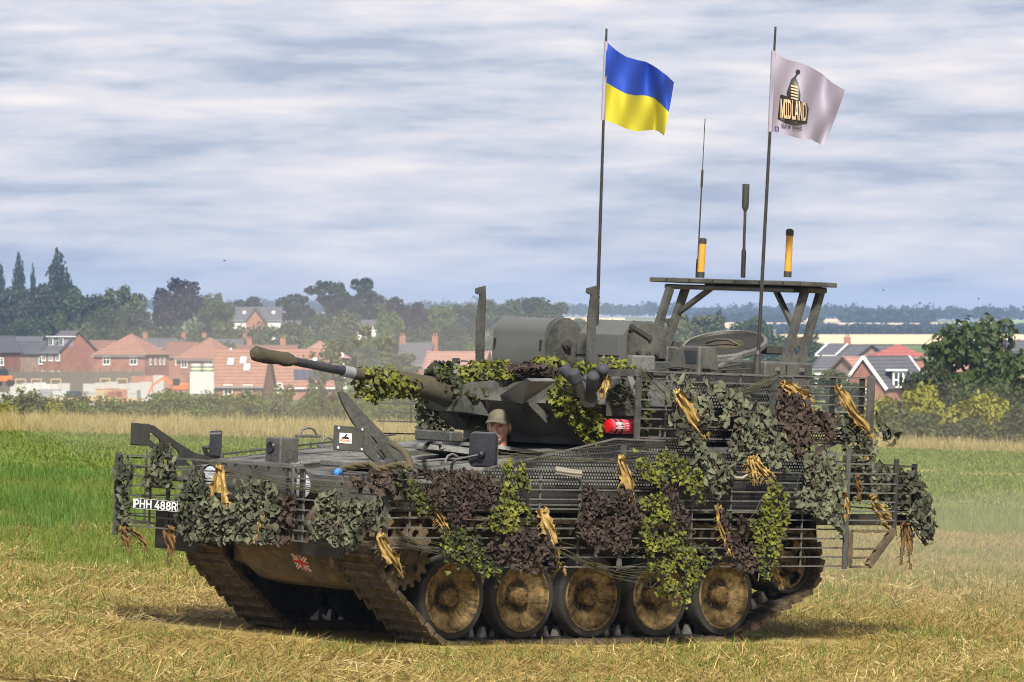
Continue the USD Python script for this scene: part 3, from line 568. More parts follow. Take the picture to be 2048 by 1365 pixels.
house('brick house cut by the left edge, slate roof, single gable', -30, 38, 672, 700, 800, 7, 'front', -22, wins=W2([0, 1.6], 3.0) + W2([.4], .4, 2.0, 1.6))
house('long slate roof behind the small gable at the far left', 0, 84, 673, 690, 880, 7, 'gable', 0)
house('small brick gable house with slate roof left of the tall one', 34, 100, 682, 704, 830, 8, 'front', 38, wins=W2([-1], 3.0) + W2([2.2], 3.1, 1.1, 1.2, 'l'))
house('tall three storey brick house with slate roof and two white dormers', 88, 192, 662, 703, 820, 8.4, 'gable', -43, wins=W2([-1.7, 0, 1.7], 3.6, .9, 1.25) + W2([-1.7, .3, 1.7], .7, 1.1, 1.2), dorm=[(-1.2, .38), (1.3, .38)])
house('low brown tiled wing left of the first hipped house', 172, 240, 681, 708, 860, 7, 'gable', -14, tile='brown_tile', wins=W2([-1.6], 2.9, 1.3, 1.4) + W2([1.2], 2.9))
house('first hipped brick house with pinkish tiles and white windows', 190, 336, 668, 709, 815, 9.0, 'hip', -22, tile='orange_tile', wins=W2([-2.3, 2.6], 3.0, 1.3, 1.35) + W2([-2.3], .3, 1.2, 1.0) + W2([-2.4, -.6, 1.2, 2.6], 3.0, .6, 1.1, 'r'))
house('brown tiled brick house between the two hipped houses', 330, 404, 684, 712, 850, 8, 'gable', -10, tile='brown_tile', wins=W2([-2, 0, 2], 2.7, .8, 1.2), cross=True)
house('second hipped brick house right of the first', 355, 487, 675, 717, 790, 9.0, 'hip', -26, tile='orange_tile', wins=W2([-2.2, 2.3], 2.7, 1.1, 1.3) + W2([-1.4, 1.2], 2.7, .8, 1.2, 'r'))
house('slate roofed terrace behind the first hipped house with two chimneys', 278, 380, 677, 694, 930, 8, 'gable', 0, chim=[(-3.6, 0), (3.6, 0)])
house('slate roofed terrace behind the second hipped house', 392, 500, 678, 694, 940, 8, 'gable', 0, chim=[(-3.5, 0), (4.2, 0)])
house('brown ridge roof with brick chimneys behind the muzzle cover', 480, 592, 690, 706, 800, 8, 'gable', 0, tile='brown_tile', chim=[(-3, 0), (2.4, 0)])
house('pale hipped roof behind the gun barrel', 580, 700, 682, 716, 790, 9, 'hip', 10, tile='pink_tile')
house('large orange tiled house with skylights and a row of solar panels', 455, 690, 698, 772, 610, 9.5, 'gable', 8, tile='orange_tile', wins=W2([-4, -1.5, 3], .9), sky_l=[(-3.2, .72), (-1.2, .72), (1.3, .66), (3.4, .66), (-2.4, .5)], solar=(.6, 5.6, .16, .42), barge=True)
house('orange tiled house with a valley roof left of the solar panels', 426, 545, 700, 770, 600, 8.0, 'gable', -8, tile='orange_tile', wins=W2([-1, 1.4], .8), sky_l=[(-1.2, .66), (.3, .7), (.9, .5)])
house('grey slate roofed house with two brick chimneys behind the netted barrel', 796, 876, 685, 728, 760, 8, 'gable', -12, chim=[(-2.4, 0), (2.7, 0)])
house('orange tiled house with small brick gable left of the wire cutter hook', 850, 985, 703, 733, 690, 8, 'gable', -10, tile='pink_tile')
house('small orange roof behind the left wire cutter hook', 935, 1040, 700, 726, 740, 8, 'hip', 0, tile='pink_tile')
# the farm building on the hill
house('white farm building with long slate roof, brick gable and two skylights', 462, 563, 614, 640, 1130, 9, 'gable', 0, wall='render_white', name='farm_building', sky_l=[(-2.6, .55), (4.0, .55)], wins=[('f', 4.2, .3, 1.6, 1.6)])
house('small brick porch gable in front of the white farm building', 494, 530, 616, 640, 1122, 5, 'front', 0, wall='brown_brick', name='farm_building')
house('low grey shed roof right of the white farm building', 560, 600, 642, 652, 1135, 6, 'gable', 0, wall='render_white', name='farm_building')
house('low shed roof below the purple trees', 716, 760, 640, 648, 1120, 6, 'gable', 0, wall='render_white', name='farm_building')
# right hand estate
house('slate roofed house with white verges right of the canopy legs', 1652, 1702, 687, 708, 760, 8, 'gable', -30, barge=True, chim=[(1.5, 0)])
house('slate roofed brick house with its gable towards the right', 1684, 1762, 690, 712, 740, 8.5, 'gable', -34)
house('slate roof seen between the right houses', 1740, 1790, 692, 712, 780, 8, 'gable', 0)
house('red tiled hipped roof behind the white edged gable', 1745, 1846, 688, 712, 720, 9, 'hip', 0, tile='red_tile')
house('orange tiled house with small brick gable left of the white edged gable', 1664, 1752, 713, 752, 640, 8.5, 'gable', 30, tile='pink_tile', wins=W2([0], 2.5))
house('white house with slate roof behind the orange tiled right house', 1640, 1690, 712, 735, 700, 8, 'gable', -20, wall='render_white')
house('brick gable house with white bargeboards, slate roof and white dormer', 1706, 1838, 712, 770, 560, 9.0, 'front', -36, barge=True, width=5.6, wins=W2([0], .6))
house('red roofed house at the right edge behind the oak', 1990, 2040, 680, 700, 700, 8, 'gable', -30, tile='red_tile', chim=[(-2, 0)])
house('brick house with slate roof cut by the right edge', 2006, 2080, 680, 702, 650, 8, 'front', -40)
house('pink tiled roof showing through the big oak', 1868, 1972, 722, 752, 600, 9, 'gable', 12, tile='pink_tile', wins=W2([-1, 2], 1.2))
house('distant farm roof in the ridge wood on the right', 1868, 1925, 641, 648, 3300, 12, 'gable', 0, wall='render_white', tile='brown_tile', name='farm_building')
# white dormer of the white edged gable house
_x = WP(1797, 748, 556)
p = thing('dormer', 'white dormer window on the slate roof of the white edged gable house', 'dormer', (_x[0], _x[1], _x[2] - .8), Rz(math.radians(-36 + 90 - 60)))
part(p, 'cheek', cbox((-.7, 0, -.9), (.7, 2.2, 1.1), .02), _mats['lead_grey']); part(p, 'dormer_roof', cbox((-1.4, -.35, 1.1), (1.0, 2.4, 1.28), .02), _mats['white_upvc'])
q = part(p, 'window', cbox((-.62, -.08, -.75), (.62, .0, 1.05), .02), _mats['white_upvc']); part(q, 'pane', cat(*[cbox((a, -.1, b), (a + .4, -.04, b + .68), .01) for a in (-.45, .06) for b in (-.62, .2)]), _mats['window_pane'])

# building site: unfinished walls, hoarding, silo, excavator, stacks
simple('site_timber', (0.10, 0.085, 0.065), .9, var=.3); simple('pale_timber', (.42, .30, .16), .8); simple('foam_white', (.33, .32, .30), .6, var=.04); simple('excavator_orange', (0.55, 0.12, 0.03), .45, var=.1); simple('glass_dark', (.02, .025, .03), .1)
simple('silo_white', (.42, .41, .38), .5, var=.05, scale=1.5); simple('silo_green', (.05, .13, .07), .5); simple('silo_cream', (.62, .55, .30), .5)
def site(px, py, Y): return WP(px, py, Y)
hp = thing('hoarding', 'dark timber hoarding between the building site and the brick houses', 'hoarding', site(-20, 768, 640))
for i in range(14):
    x = i * 1.413
    part(hp, 'post', cbox((x - .09, -.09, -2.5), (x + .09, .09, 2.1), .01), _mats['site_timber'])
    for k in range(6): part(hp, 'board', cbox((x + .1 + k * .218, .0, -2.5), (x + .31 + k * .218, .04, 1.55 + .02 * (k % 3)), .005), _mats['site_timber'])
def block_wall(label, px0, px1, top, bot, Y, mat, gaps=()):
    a, b = site(px0, bot, Y), site(px1, bot, Y); h = (bot - top) / F * Y; L = b[0] - a[0]
    p = thing('unfinished_wall', label, 'wall', a); n = max(2, int(L / 1.2))
    for i in range(n):
        x0, x1 = L * i / n, L * (i + 1) / n - .01
        part(p, 'wall_panel', cbox((x0, 0, -1.5), (x1, .3, h * (1 + .08 * ((i * 7) % 3 - 1))), .01), _mats[mat if (i * 5 + px0) % 4 else 'foam_white'])
    for g in gaps: part(p, 'opening_frame', cat(cbox((g - .6, -.06, 0), (g - .5, .36, h + .5), .01), cbox((g + .5, -.06, 0), (g + .6, .36, h + .5), .01), cbox((g - .6, -.05, h + .4), (g + .6, .35, h + .5), .01)), _mats['pale_timber'])
block_wall('low unfinished wall of pale panels right of the site hoarding', 166, 304, 766, 789, 560, 'foam_white', (2.5, 4.4))
block_wall('low unfinished brick wall in front of the pale panels', 168, 262, 778, 792, 548, 'brown_brick')
block_wall('low unfinished wall with timber frames at the left of the site', 20, 140, 767, 786, 566, 'grey_block', (1.2, 3.0, 5.2))
block_wall('pale stack of wall panels at the bottom left of the site', -10, 96, 784, 800, 520, 'foam_white')
block_wall('short unfinished wall left of the silo', 262, 372, 752, 765, 620, 'brown_brick')
for i, (px, py, w, h, m) in enumerate([(100, 794, 2.2, .8, 'lead_grey'), (122, 800, 1.8, .9, 'foam_white'), (146, 796, 1.5, .7, 'solar_blue'), (186, 794, 1.6, .6, 'foam_white'), (70, 804, 2.4, .7, 'lead_grey'), (208, 797, 1.4, .8, 'pale_timber'), (230, 795, 1.2, .6, 'red_brick'), (268, 796, 1.6, .8, 'foam_white')]):
    a = site(px, py, 500); p = thing('pallet_stack', ['grey', 'white', 'small blue', 'pale low', 'long grey', 'timber', 'brick', 'right hand white'][i] + ' pallet stack on the ground of the building site', 'pallet', a, Rz(.2 * i))
    part(p, 'goods', cat(*[cbox((-w / 2, -.5, k * h / 2), (w / 2 - .04 * k, .5, (k + 1) * h / 2 - .02), .02) for k in range(2)]), _mats[m]); part(p, 'pallet', cbox((-w / 2 - .05, -.55, -.5), (w / 2 + .05, .55, -.004), .01), _mats['pale_timber'])
a = site(404, 792, 560); p = thing('mortar_silo', 'white mortar silo block with green and cream striped top beside the orange tiled house', 'silo', a, Rz(.05))
for s in (-1, 1):
    part(p, 'tank', lathe([(.05, 3.62), (.55, 3.6), (.66, 3.35), (.66, .7), (.3, .1), (.3, 0)], (0, 0, 1), (s * .68, 0, 0), 20), _mats['silo_white'], 40)
    for k in range(3): part(p, 'stripe', lathe([(.668, 2.75 + .2 * k), (.668, 2.9 + .2 * k)], (0, 0, 1), (s * .68, 0, 0), 20), _mats['silo_green' if (k + s) % 2 else 'silo_cream'], 40)
part(p, 'cladding', cat(cbox((-1.36, -.74, .2), (1.36, .7, 2.65), .03)), _mats['silo_white']); part(p, 'leg', cat(*[bar((sx * 1.25, sy * .6, -1.5), (sx * 1.25, sy * .6, .25), .1, .1) for sx in (-1, 1) for sy in (-1, 1)]), _mats['lead_grey'])
a = site(338, 796, 520); p = thing('excavator', 'orange excavator with its arm raised on the building site', 'excavator', a, Rz(.15))
part(p, 'boom', cat(bar((.8, 0, 1.2), (-.5, 0, 2.1), .18, .26), bar((-.5, 0, 2.12), (-1.7, 0, 1.35), .15, .22)), _mats['excavator_orange']); part(p, 'dipper', bar((-1.7, .02, 1.4), (-2.1, .02, .5), .13, .18), _mats['excavator_orange'])
part(p, 'bucket', hull([(-2.3, -.25, .1), (-2.3, .25, .1), (-1.9, -.25, .2), (-1.9, .25, .2), (-2.1, -.25, .55), (-2.1, .25, .55)]), _mats['lead_grey']); part(p, 'body', cbox((.3, -.7, .75), (2.0, .7, 1.5), .12), _mats['excavator_orange'])
part(p, 'cab', cbox((.35, -.72, 1.2), (1.1, -.05, 2.0), .08), _mats['glass_dark']); part(p, 'track', cat(*[cbox((-.1, s * .62 - .2, -.4), (1.9, s * .62 + .2, .4), .12) for s in (-1, 1)]), _mats['lead_grey'])
a = site(8, 770, 560); p = thing('telehandler', 'small site machine with dark cab at the left edge', 'digger', a, Rz(0)); part(p, 'body', cbox((-1.0, -.7, .3), (1.0, .7, 1.0), .1), _mats['excavator_orange']); part(p, 'cab', cbox((-.6, -.6, .95), (.5, .6, 1.8), .1), _mats['glass_dark']); part(p, 'wheel', cat(*[lathe([(.05, -.15), (.42, -.15), (.42, .15), (.05, .15)], (0, 1, 0), (x, y, .2), 14) for x in (-.7, .7) for y in (-.65, .65)]), _mats['plain_dark'])

# wire stock fence along the field edge
simple('weathered_post', (0.20, 0.18, 0.14), .9, var=.2); simple('fence_wire', (.12, .12, .11), .6)
p = thing('stock_fence', 'wire stock fence on grey wooden posts along the right far field edge', 'fence', (0, 106, 0)); posts = []
for px in (1440, 1600, 1760, 1917, 2076):
    Y = edgeY(px) + 9; x = (px - 1024) / F * Y; z = float(zt(x, Y)); posts.append((x, Y - 106, z)); part(p, 'fence_post', lathe([(.032, -.4), (.032, .46), (.02, .48)], (rng.normal(0, .02), 0, 1), (x, Y - 106, z), 8), _mats['weathered_post'], 40)
for h in (.25, .42): part(p, 'wire', tube([(x, y - .06, z + h) for x, y, z in posts], .004, 4), _mats['fence_wire'])
# ------------------------------------------------------------------ the tracked vehicle
dusty('olive_paint', (0.024, 0.026, 0.0235), (0.15, 0.140, 0.120), .48, .5)
dusty('lit_deck_paint', (0.055, 0.057, 0.054), (0.26, 0.247, 0.22), .60, .42, 3.0)  # dusty paint, its colour lightened to stand for sky light on top faces
simple('sight_grey', (0.070, 0.073, 0.070), .45, var=.10, scale=5, bump=.1)
dusty('dark_paint', (0.014, 0.015, 0.014), (0.06, 0.05, 0.038), .4, .5)
dusty('bar_steel', (0.055, 0.055, 0.053), (0.17, 0.155, 0.13), .45, .5, 9.0)
dusty('dark_bar', (0.022, 0.021, 0.019), (0.07, 0.055, 0.04), .45, .55, 9.0)
dusty('mud_hull', (0.050, 0.040, 0.026), (0.30, 0.20, 0.085), .80, .75, 4.5, bump=.4)
dusty('mud_track', (0.030, 0.024, 0.016), (0.23, 0.15, 0.065), .75, .8, 7.0, bump=.5)
dusty('tyre_rubber', (0.014, 0.014, 0.014), (0.085, 0.07, 0.05), .5, .85, 6.0)
dusty('mirror_shell', (0.004, 0.005, 0.010), (0.022, 0.022, 0.026), .3, .35)
dusty('gun_steel', (0.014, 0.015, 0.020), (0.05, 0.05, 0.05), .3, .35)
simple('horn_steel', (.20, .185, .165), .55, metal=.4, var=.5, scale=30); simple('worn_steel', (.42, .42, .43), .4, metal=.9, var=.2, scale=40); simple('bare_alloy', (.26, .26, .27), .45, metal=.5)
simple('mesh_steel', (0.016, 0.0165, 0.016), .55, var=.2); simple('canvas', (0.040, 0.034, 0.018), .95, var=.3, scale=12, bump=.5, bscale=30)
simple('smoke_cap', (0.022, 0.024, 0.032), .8, var=.15); simple('black_gap', (.004, .004, .004), .9)
simple('amber_tube', (0.42, 0.22, 0.028), .35, var=.12, scale=6); simple('decal_white', (.72, .72, .70), .5, var=.03); simple('decal_red', (.50, .02, .02), .5, var=.05); simple('decal_blue', (.02, .035, .16), .5); simple('decal_orange', (.45, .13, .03), .5); simple('decal_black', (.01, .01, .01), .5); simple('plate_black', (.010, .010, .012), .4)
simple('lamp_glass', (.55, .58, .62), .12, metal=.5, var=.2, scale=20); simple('tan_webbing', (.20, .18, .14), .9, var=.12, scale=40, bump=.3)
M('wheel_mud_shade', {'g': ('texture_coordinate', {}), 's': ('separate_xyz', {}), 'at': ('math', {'math_type': 'arctan2'}), 'x2': ('math', {'math_type': 'multiply'}), 'z2': ('math', {'math_type': 'multiply'}), 'ad': ('math', {'math_type': 'add'}), 'rd': ('math', {'math_type': 'sqrt'}),
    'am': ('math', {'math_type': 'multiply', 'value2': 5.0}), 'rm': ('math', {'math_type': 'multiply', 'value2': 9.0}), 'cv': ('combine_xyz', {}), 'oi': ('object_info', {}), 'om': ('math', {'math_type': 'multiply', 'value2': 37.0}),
    'n': ('noise_texture', {'scale': 2.0, 'detail': 7.0, 'roughness': .72, 'distortion': .3}), 'n2': ('noise_texture', {'scale': 9.0, 'detail': 5.0, 'roughness': .65}), 'f': ('mix_float', {'fac': .5}), 'rc': ('map_range', {'from_min': .075, 'from_max': .135, 'to_min': -.13, 'to_max': 0, 'clamp': True}), 'fa': ('math', {'math_type': 'add'}),  # mud noise, plus painted shade: darkened by radius in the recess round the hub
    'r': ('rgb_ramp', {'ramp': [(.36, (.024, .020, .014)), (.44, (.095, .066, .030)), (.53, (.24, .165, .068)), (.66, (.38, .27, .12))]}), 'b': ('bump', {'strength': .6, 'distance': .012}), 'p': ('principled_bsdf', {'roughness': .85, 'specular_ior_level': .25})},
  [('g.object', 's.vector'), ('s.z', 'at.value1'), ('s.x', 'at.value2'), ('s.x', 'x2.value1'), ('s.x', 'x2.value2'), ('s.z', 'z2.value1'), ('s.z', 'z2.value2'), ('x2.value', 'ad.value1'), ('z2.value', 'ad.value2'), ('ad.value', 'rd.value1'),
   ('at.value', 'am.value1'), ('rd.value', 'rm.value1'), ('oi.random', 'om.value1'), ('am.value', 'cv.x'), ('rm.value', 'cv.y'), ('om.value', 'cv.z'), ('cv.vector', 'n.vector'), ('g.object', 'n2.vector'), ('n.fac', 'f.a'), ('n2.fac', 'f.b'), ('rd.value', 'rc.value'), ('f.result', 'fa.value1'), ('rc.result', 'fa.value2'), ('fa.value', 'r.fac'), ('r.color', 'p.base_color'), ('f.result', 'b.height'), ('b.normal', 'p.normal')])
M('hub_mud', {'g': ('texture_coordinate', {}), 'n': ('noise_texture', {'scale': 26.0, 'detail': 6.0, 'roughness': .7}), 'r': ('rgb_ramp', {'ramp': [(.36, (.03, .024, .016)), (.5, (.16, .10, .04)), (.66, (.30, .20, .08))]}), 'b': ('bump', {'strength': .7, 'distance': .012}), 'p': ('principled_bsdf', {'roughness': .9, 'specular_ior_level': .2})}, [('g.object', 'n.vector'), ('n.fac', 'r.fac'), ('r.color', 'p.base_color'), ('n.fac', 'b.height'), ('b.normal', 'p.normal')])

V = thing('tracked_armoured_vehicle', 'dark green tracked armoured vehicle with gun turret and netted cage armour on the straw', 'armoured vehicle', VO, VM)
m_ = _mats
def P_(name, mesh, mat, smooth=False, parent=None, **k): return part(parent or V, name, mesh, m_[mat], smooth, **k)
def sub(name, pos, parent=None):
    path = numbered(parent or V, name); x = UsdGeom.Xform.Define(stage, path); x.AddTranslateOp().Set(Gf.Vec3d(*map(float, pos))); return path

# hull
P_('lower_hull', hull([(u, v, w) for v in (-.6, .6) for u, w in ((-2.05, .42), (1.6, .37), (1.95, .5), (1.98, 1.0), (-2.1, 1.0))]), 'mud_hull')
prof = [(1.45, .35), (1.68, .345), (1.86, .39), (1.99, .48), (2.07, .60), (2.10, .74), (2.10, .92), (2.06, 1.05)]
vs = np.linspace(-.645, .645, 25); g = np.array([[(u - .24 * max(0, abs(v) / .645 - .55) ** 2 / .2, v, w + .06 * max(0, abs(v) / .645 - .7) ** 2 / .09 * (w < .6)) for v in vs] for u, w in prof])
P_('nose_plate', grid_mesh(g), 'mud_hull', True)
P_('nose_panel', cbox((2.095, -.28, .70), (2.108, .33, .90), .01), 'mud_hull')
top = [(2.12, 1.15), (.45, 1.325), (-.25, 1.385), (-2.2, 1.40)]
P_('upper_hull', hull([(u, s * .86, w) for u, w in top for s in (-1, 1)] + [(u, s * 1.06, 1.12) for u in (2.1, -2.2) for s in (-1, 1)] + [(u, s * 1.06, .96) for u in (2.08, -2.2) for s in (-1, 1)]), 'lit_deck_paint')
def deck(u): return np.interp(-u, [-2.12, -.45, .25, 2.2], [1.15, 1.325, 1.385, 1.40])
P_('front_box', cbox((2.12, -.50, .93), (2.22, .36, 1.215), .012), 'olive_paint')
P_('rivet', cat(*[lathe([(.0, .012), (.009, .010), (.011, 0)], (1, 0, 0), (2.222, v, 1.19), 8) for v in (-.42, -.28, -.05, .09, .26)]), 'dark_paint')
for v in (-.62, .415):
    q = P_('headlight', lathe([(.02, -.08), (.085, -.06), (.10, .0), (.095, .03)], (1, 0, .05), (2.16, v, 1.07), 24), 'dark_paint', 40); P_('lens', lathe([(0, .04), (.05, .036), (.088, .022)], (1, 0, .05), (2.16, v, 1.07), 24), 'lamp_glass', True, q)
for (a, b) in (((345, 1062), (396, 1106)), ((312, 1030), (352, 1100)), ((598, 1078), (688, 1118))):
    A0, A1 = A(*a, u=2.16), A(*b, u=2.16); P_('mud_flap', cbox((2.15, A0[1], A1[2]), (2.165, A1[1], A0[2] + .1), .004), 'dark_paint')
P_('bumper_beam', cbox((2.10, -.66, .735), (2.17, .66, .80), .01), 'dark_paint')
# deck furniture
P_('engine_louvre', cat(*[cbox((.75 + .052 * k, -.80, deck(.75 + .052 * k) + .004), (.785 + .052 * k, .02, deck(.75 + .052 * k) + .028), .004) for k in range(24)]), 'lit_deck_paint', kind='stuff')
P_('louvre_frame', cat(*[bar((u, -.83, deck(u) + .012), (u, .05, deck(u) + .012), .03, .04) for u in (.72, 1.36, 2.02)], *[bar((.72, v, deck(.72) + .012), (2.02, v, deck(2.02) + .012), .03, .04) for v in (-.83, .05)]), 'olive_paint')
P_('access_panel', cat(cbox((1.25, .3, deck(1.4) - .02), (1.95, .78, deck(1.25) + .01), .01)), 'lit_deck_paint')
hc = np.array([.42, .46, deck(.42)])
P_('hatch_ring', lathe([(.25, .0), (.25, .026), (.285, .026), (.30, .0)], (-.12, 0, 1), hc + (0, 0, .004), 32), 'lit_deck_paint', 40)
P_('hatch_opening', lathe([(.0, .012), (.25, .012)], (-.12, 0, 1), hc + (0, 0, .012), 32), 'black_gap')  # black disc on the solid deck, painted darkness of the open hatch
P_('hatch_lid', lathe([(.0, .05), (.27, .045), (.30, .02), (.30, 0), (0, 0)], (-.13, 0, 1), (.86, .50, deck(.86) + .02), 32), 'lit_deck_paint', 40)
P_('lid_handle', tube([A(848, 893, w=1.36) + (0, 0, -.02), A(855, 888, w=1.40), A(880, 888, w=1.40), A(884, 900, w=1.36)], .018, 8), 'lit_deck_paint', True)
P_('periscope', cbox((.12, -.10, 1.385), (.24, .20, 1.45), .01), 'olive_paint')
P_('front_periscope', cbox((.62, -.12, 1.385), (.74, .28, 1.46), .01), 'olive_paint')
for k, (px, py, w) in enumerate([(700, 905, 1.28), (735, 897, 1.30), (868, 882, 1.38), (920, 895, 1.36), (905, 905, 1.33), (830, 912, 1.31), (812, 905, 1.31), (655, 908, 1.24), (615, 905, 1.22), (1180, 885, 1.42), (1165, 890, 1.42)]):
    c = A(px, py, w=w); c[2] = deck(c[0]); a = .05 + .02 * (k % 3); P_('lifting_eye', cat(tube([c + (-a, 0, 0), c + (-a * .6, 0, .05), c + (0, 0, .065), c + (a * .6, 0, .05), c + (a, 0, 0)], .009, 6), cbox(c - (a * 1.2, .03, .01), c + (a * 1.2, .03, .012), .004)), 'bar_steel', True)
P_('tool_rod', cat(tube([(1.9, -.35, deck(1.9) + .03), (1.2, -.1, deck(1.2) + .03)], .012, 6), tube([(1.95, .1, deck(1.95) + .04), (1.2, .26, deck(1.2) + .04)], .014, 6), tube([(1.5, .62, deck(1.5) + .03), (.95, .80, deck(.95) + .03)], .010, 6)), 'bar_steel', True)
P_('guard_rail', cat(*[tube([(u, -.84, deck(u)), (u, -.84, deck(u) + .07)], .008, 5) for u in (1.9, 1.5, 1.1, .7)], tube([(1.9, -.84, deck(1.9) + .06), (.3, -.84, deck(.3) + .06)], .007, 5)), 'dark_bar')
# camera box on the deck
c0, c1 = A(537, 912, u=1.95), A(588, 880, u=1.95)
q = P_('camera_box', hull(np.vstack([cbox((1.80, c0[1] - .02, 1.19), (1.97, c0[1] + .155, c1[2] + .01), .012).vertices])), 'olive_paint')
P_('camera_lens', lathe([(0, .004), (.028, .006), (.036, .012), (.042, 0)], (1, 0, 0), (1.972, c0[1] + .05, (c1[2] + 1.19) / 2 + .03), 20), 'mirror_shell', 40, q)
# brackets on the front corners
def plate(px, v, t, holes=()):
    pts = np.array([A(x, y, v=v)[[0, 2]] for x, y in px]); pg = Polygon(pts).buffer(0)
    for (a, b, r) in holes:
        a, b = A(*a, v=v)[[0, 2]], A(*b, v=v)[[0, 2]]; pg = pg.difference(LineString([a, b]).buffer(r, 6))
    return prism(pg if pg.geom_type == 'Polygon' else max(pg.geoms, key=lambda g: g.area), (0, v + t / 2, 0), (1, 0, 0), (0, 0, 1), (0, -1, 0), t)
P_('left_bracket', plate([(286, 851), (305, 851), (352, 884), (388, 906), (446, 921), (446, 932), (350, 932), (300, 893), (286, 893)], -1.12, .02, [((301, 873), (314, 884), .026), ((338, 896), (352, 908), .026), ((376, 922), (384, 927), .016)]), 'dark_paint')
a, b = A(262, 846, u=2.30), A(297, 893, u=2.30)
P_('bracket_panel', cat(cbox((2.29, a[1], b[2]), (2.302, b[1], a[2]), .003), cbox((2.23, a[1], b[2]), (2.302, b[1], b[2] + .012), .003), cbox((2.23, a[1], b[2]), (2.30, a[1] + .012, a[2]), .003)), 'dark_paint')
P_('right_bracket', plate([(728, 858), (744, 866), (802, 934), (770, 948), (728, 905)], 1.12, .02, [((741, 879), (748, 888), .022), ((757, 906), (765, 918), .026), ((780, 930), (787, 935), .016)]), 'olive_paint')
a, b = A(667, 851, u=2.20), A(735, 905, u=2.20)
bp = P_('bracket_panel', cbox((2.185, a[1], b[2]), (2.20, b[1], a[2]), .004), 'olive_paint')
P_('bolt', cat(*[lathe([(0, .008), (.008, .006), (.010, 0)], (1, 0, 0), (2.2005, a[1] + (b[1] - a[1]) * s, b[2] + (a[2] - b[2]) * t), 8) for s in (.16, .84) for t in (.1, .9)]), 'decal_white', True, bp)
s0, s1 = A(680, 866, u=2.2), A(703, 888, u=2.2); sx, sz = s1[1] - s0[1], s0[2] - s1[2]; o = (s0[1], s1[2])
def stick(poly, d, h, ex=(0, 1, 0), o_=None): return prism(poly, o_, ex, (0, 0, 1), (1, 0, 0), d)
st = P_('sticker', cbox((2.2, s0[1], s1[2]), (2.203, s1[1], s0[2]), .0005), 'decal_white', label='small white sticker with a black tank emblem over orange lettering')
P_('emblem', cat(prism([(.12 * sx, .45 * sz), (.85 * sx, .45 * sz), (.72 * sx, .64 * sz), (.30 * sx, .64 * sz)], (2.2032, *o), (0, 1, 0), (0, 0, 1), (1, 0, 0), .001), prism([(.38 * sx, .6 * sz), (.55 * sx, .6 * sz), (.66 * sx, .92 * sz), (.58 * sx, .95 * sz)], (2.2034, *o), (0, 1, 0), (0, 0, 1), (1, 0, 0), .001)), 'decal_black', False, bp)
def lettering(text, height, width, o, ex, ey, ez, bold=True, depth=.001):
    t = meshkit.text_mesh(text, height, depth, bold); v = np.asarray(t.vertices).copy(); w = v[:, 0].max() - v[:, 0].min(); v[:, 0] = (v[:, 0] - v[:, 0].min()) * width / w
    ex, ey, ez = [np.asarray(q, float) for q in (ex, ey, ez)]; W = np.asarray(o, float) + v[:, :1] * ex + v[:, 1:2] * ey + v[:, 2:] * ez; f = np.asarray(t.faces)
    return trimesh.Trimesh(W, f[:, ::-1] if np.cross(ex, ey) @ ez < 0 else f, process=False)
P_('sticker_lettering', cat(lettering('MIDLAND', sz * .22, sx * .84, (2.2034, s0[1] + .08 * sx, s1[2] + .17 * sz), (0, 1, 0), (0, 0, 1), (1, 0, 0))), 'decal_orange', False, bp)
# blade in front of the driver
P_('cable_cutter_blade', plate([(676, 785), (682, 782), (692, 788), (716, 816), (770, 872), (836, 934), (792, 944), (742, 894), (704, 844), (684, 808)], .62, .02), 'olive_paint')
# mirrors
def rbox(c, ex, ey, ez, hx, hy, hz, r):
    pts = []
    for sx in (-1, 1):
        for sy in (-1, 1):
            for k in range(6):
                t = math.pi / 2 * k / 5; x, y = sx * (hx - r + r * math.cos(t)), sy * (hy - r + r * math.sin(t))
                pts += [c + ex * x + ey * y - ez * hz * .6, c + ex * x * .93 + ey * y * .93 + ez * hz]
    return hull(pts)
up = np.array([0, 0, 1.0]); c = A(966, 900, v=1.32); ex = np.array([-.62, .78, 0]); ez = np.array([.78, .62, 0])
mi = P_('wing_mirror', rbox(c, ex, up, ez, .098, .118, .035, .035), 'mirror_shell', 30)
P_('mirror_rim', rbox(c - ez * .028, ex, up, ez, .101, .121, .008, .036), 'bar_steel', 30, mi)
P_('ball_joint', lathe([(0, .05), (.02, .045), (.026, .02), (.03, -.02)], ez, c + ez * .04 - up * .03, 14), 'mirror_shell', 40, mi)
P_('mirror_arm', tube([c + ez * .07 - up * .03, A(935, 915, v=1.30), A(912, 920, v=1.28), A(904, 928, v=1.25), A(902, 945, v=1.22)], .010, 8), 'dark_paint', True, mi)
c = A(434, 890, v=-1.25); ex = np.array([.30, .95, 0]); ez = np.array([.95, -.30, 0])
ex2 = np.array([-.72, .69, 0]); ez2 = np.array([.69, .72, 0]); ex2, ez2 = ez2, -ex2
mi = P_('wing_mirror', rbox(c, np.array([.69, .72, 0]), up, np.array([.72, -.69, 0]), .05, .105, .05, .03), 'mirror_shell', 30); P_('mirror_arm', cat(tube([c + (.05, -.02, -.02), c + (.08, -.05, -.02), c + (.03, -.04, -.12)], .018, 8)), 'dark_paint', True, mi)

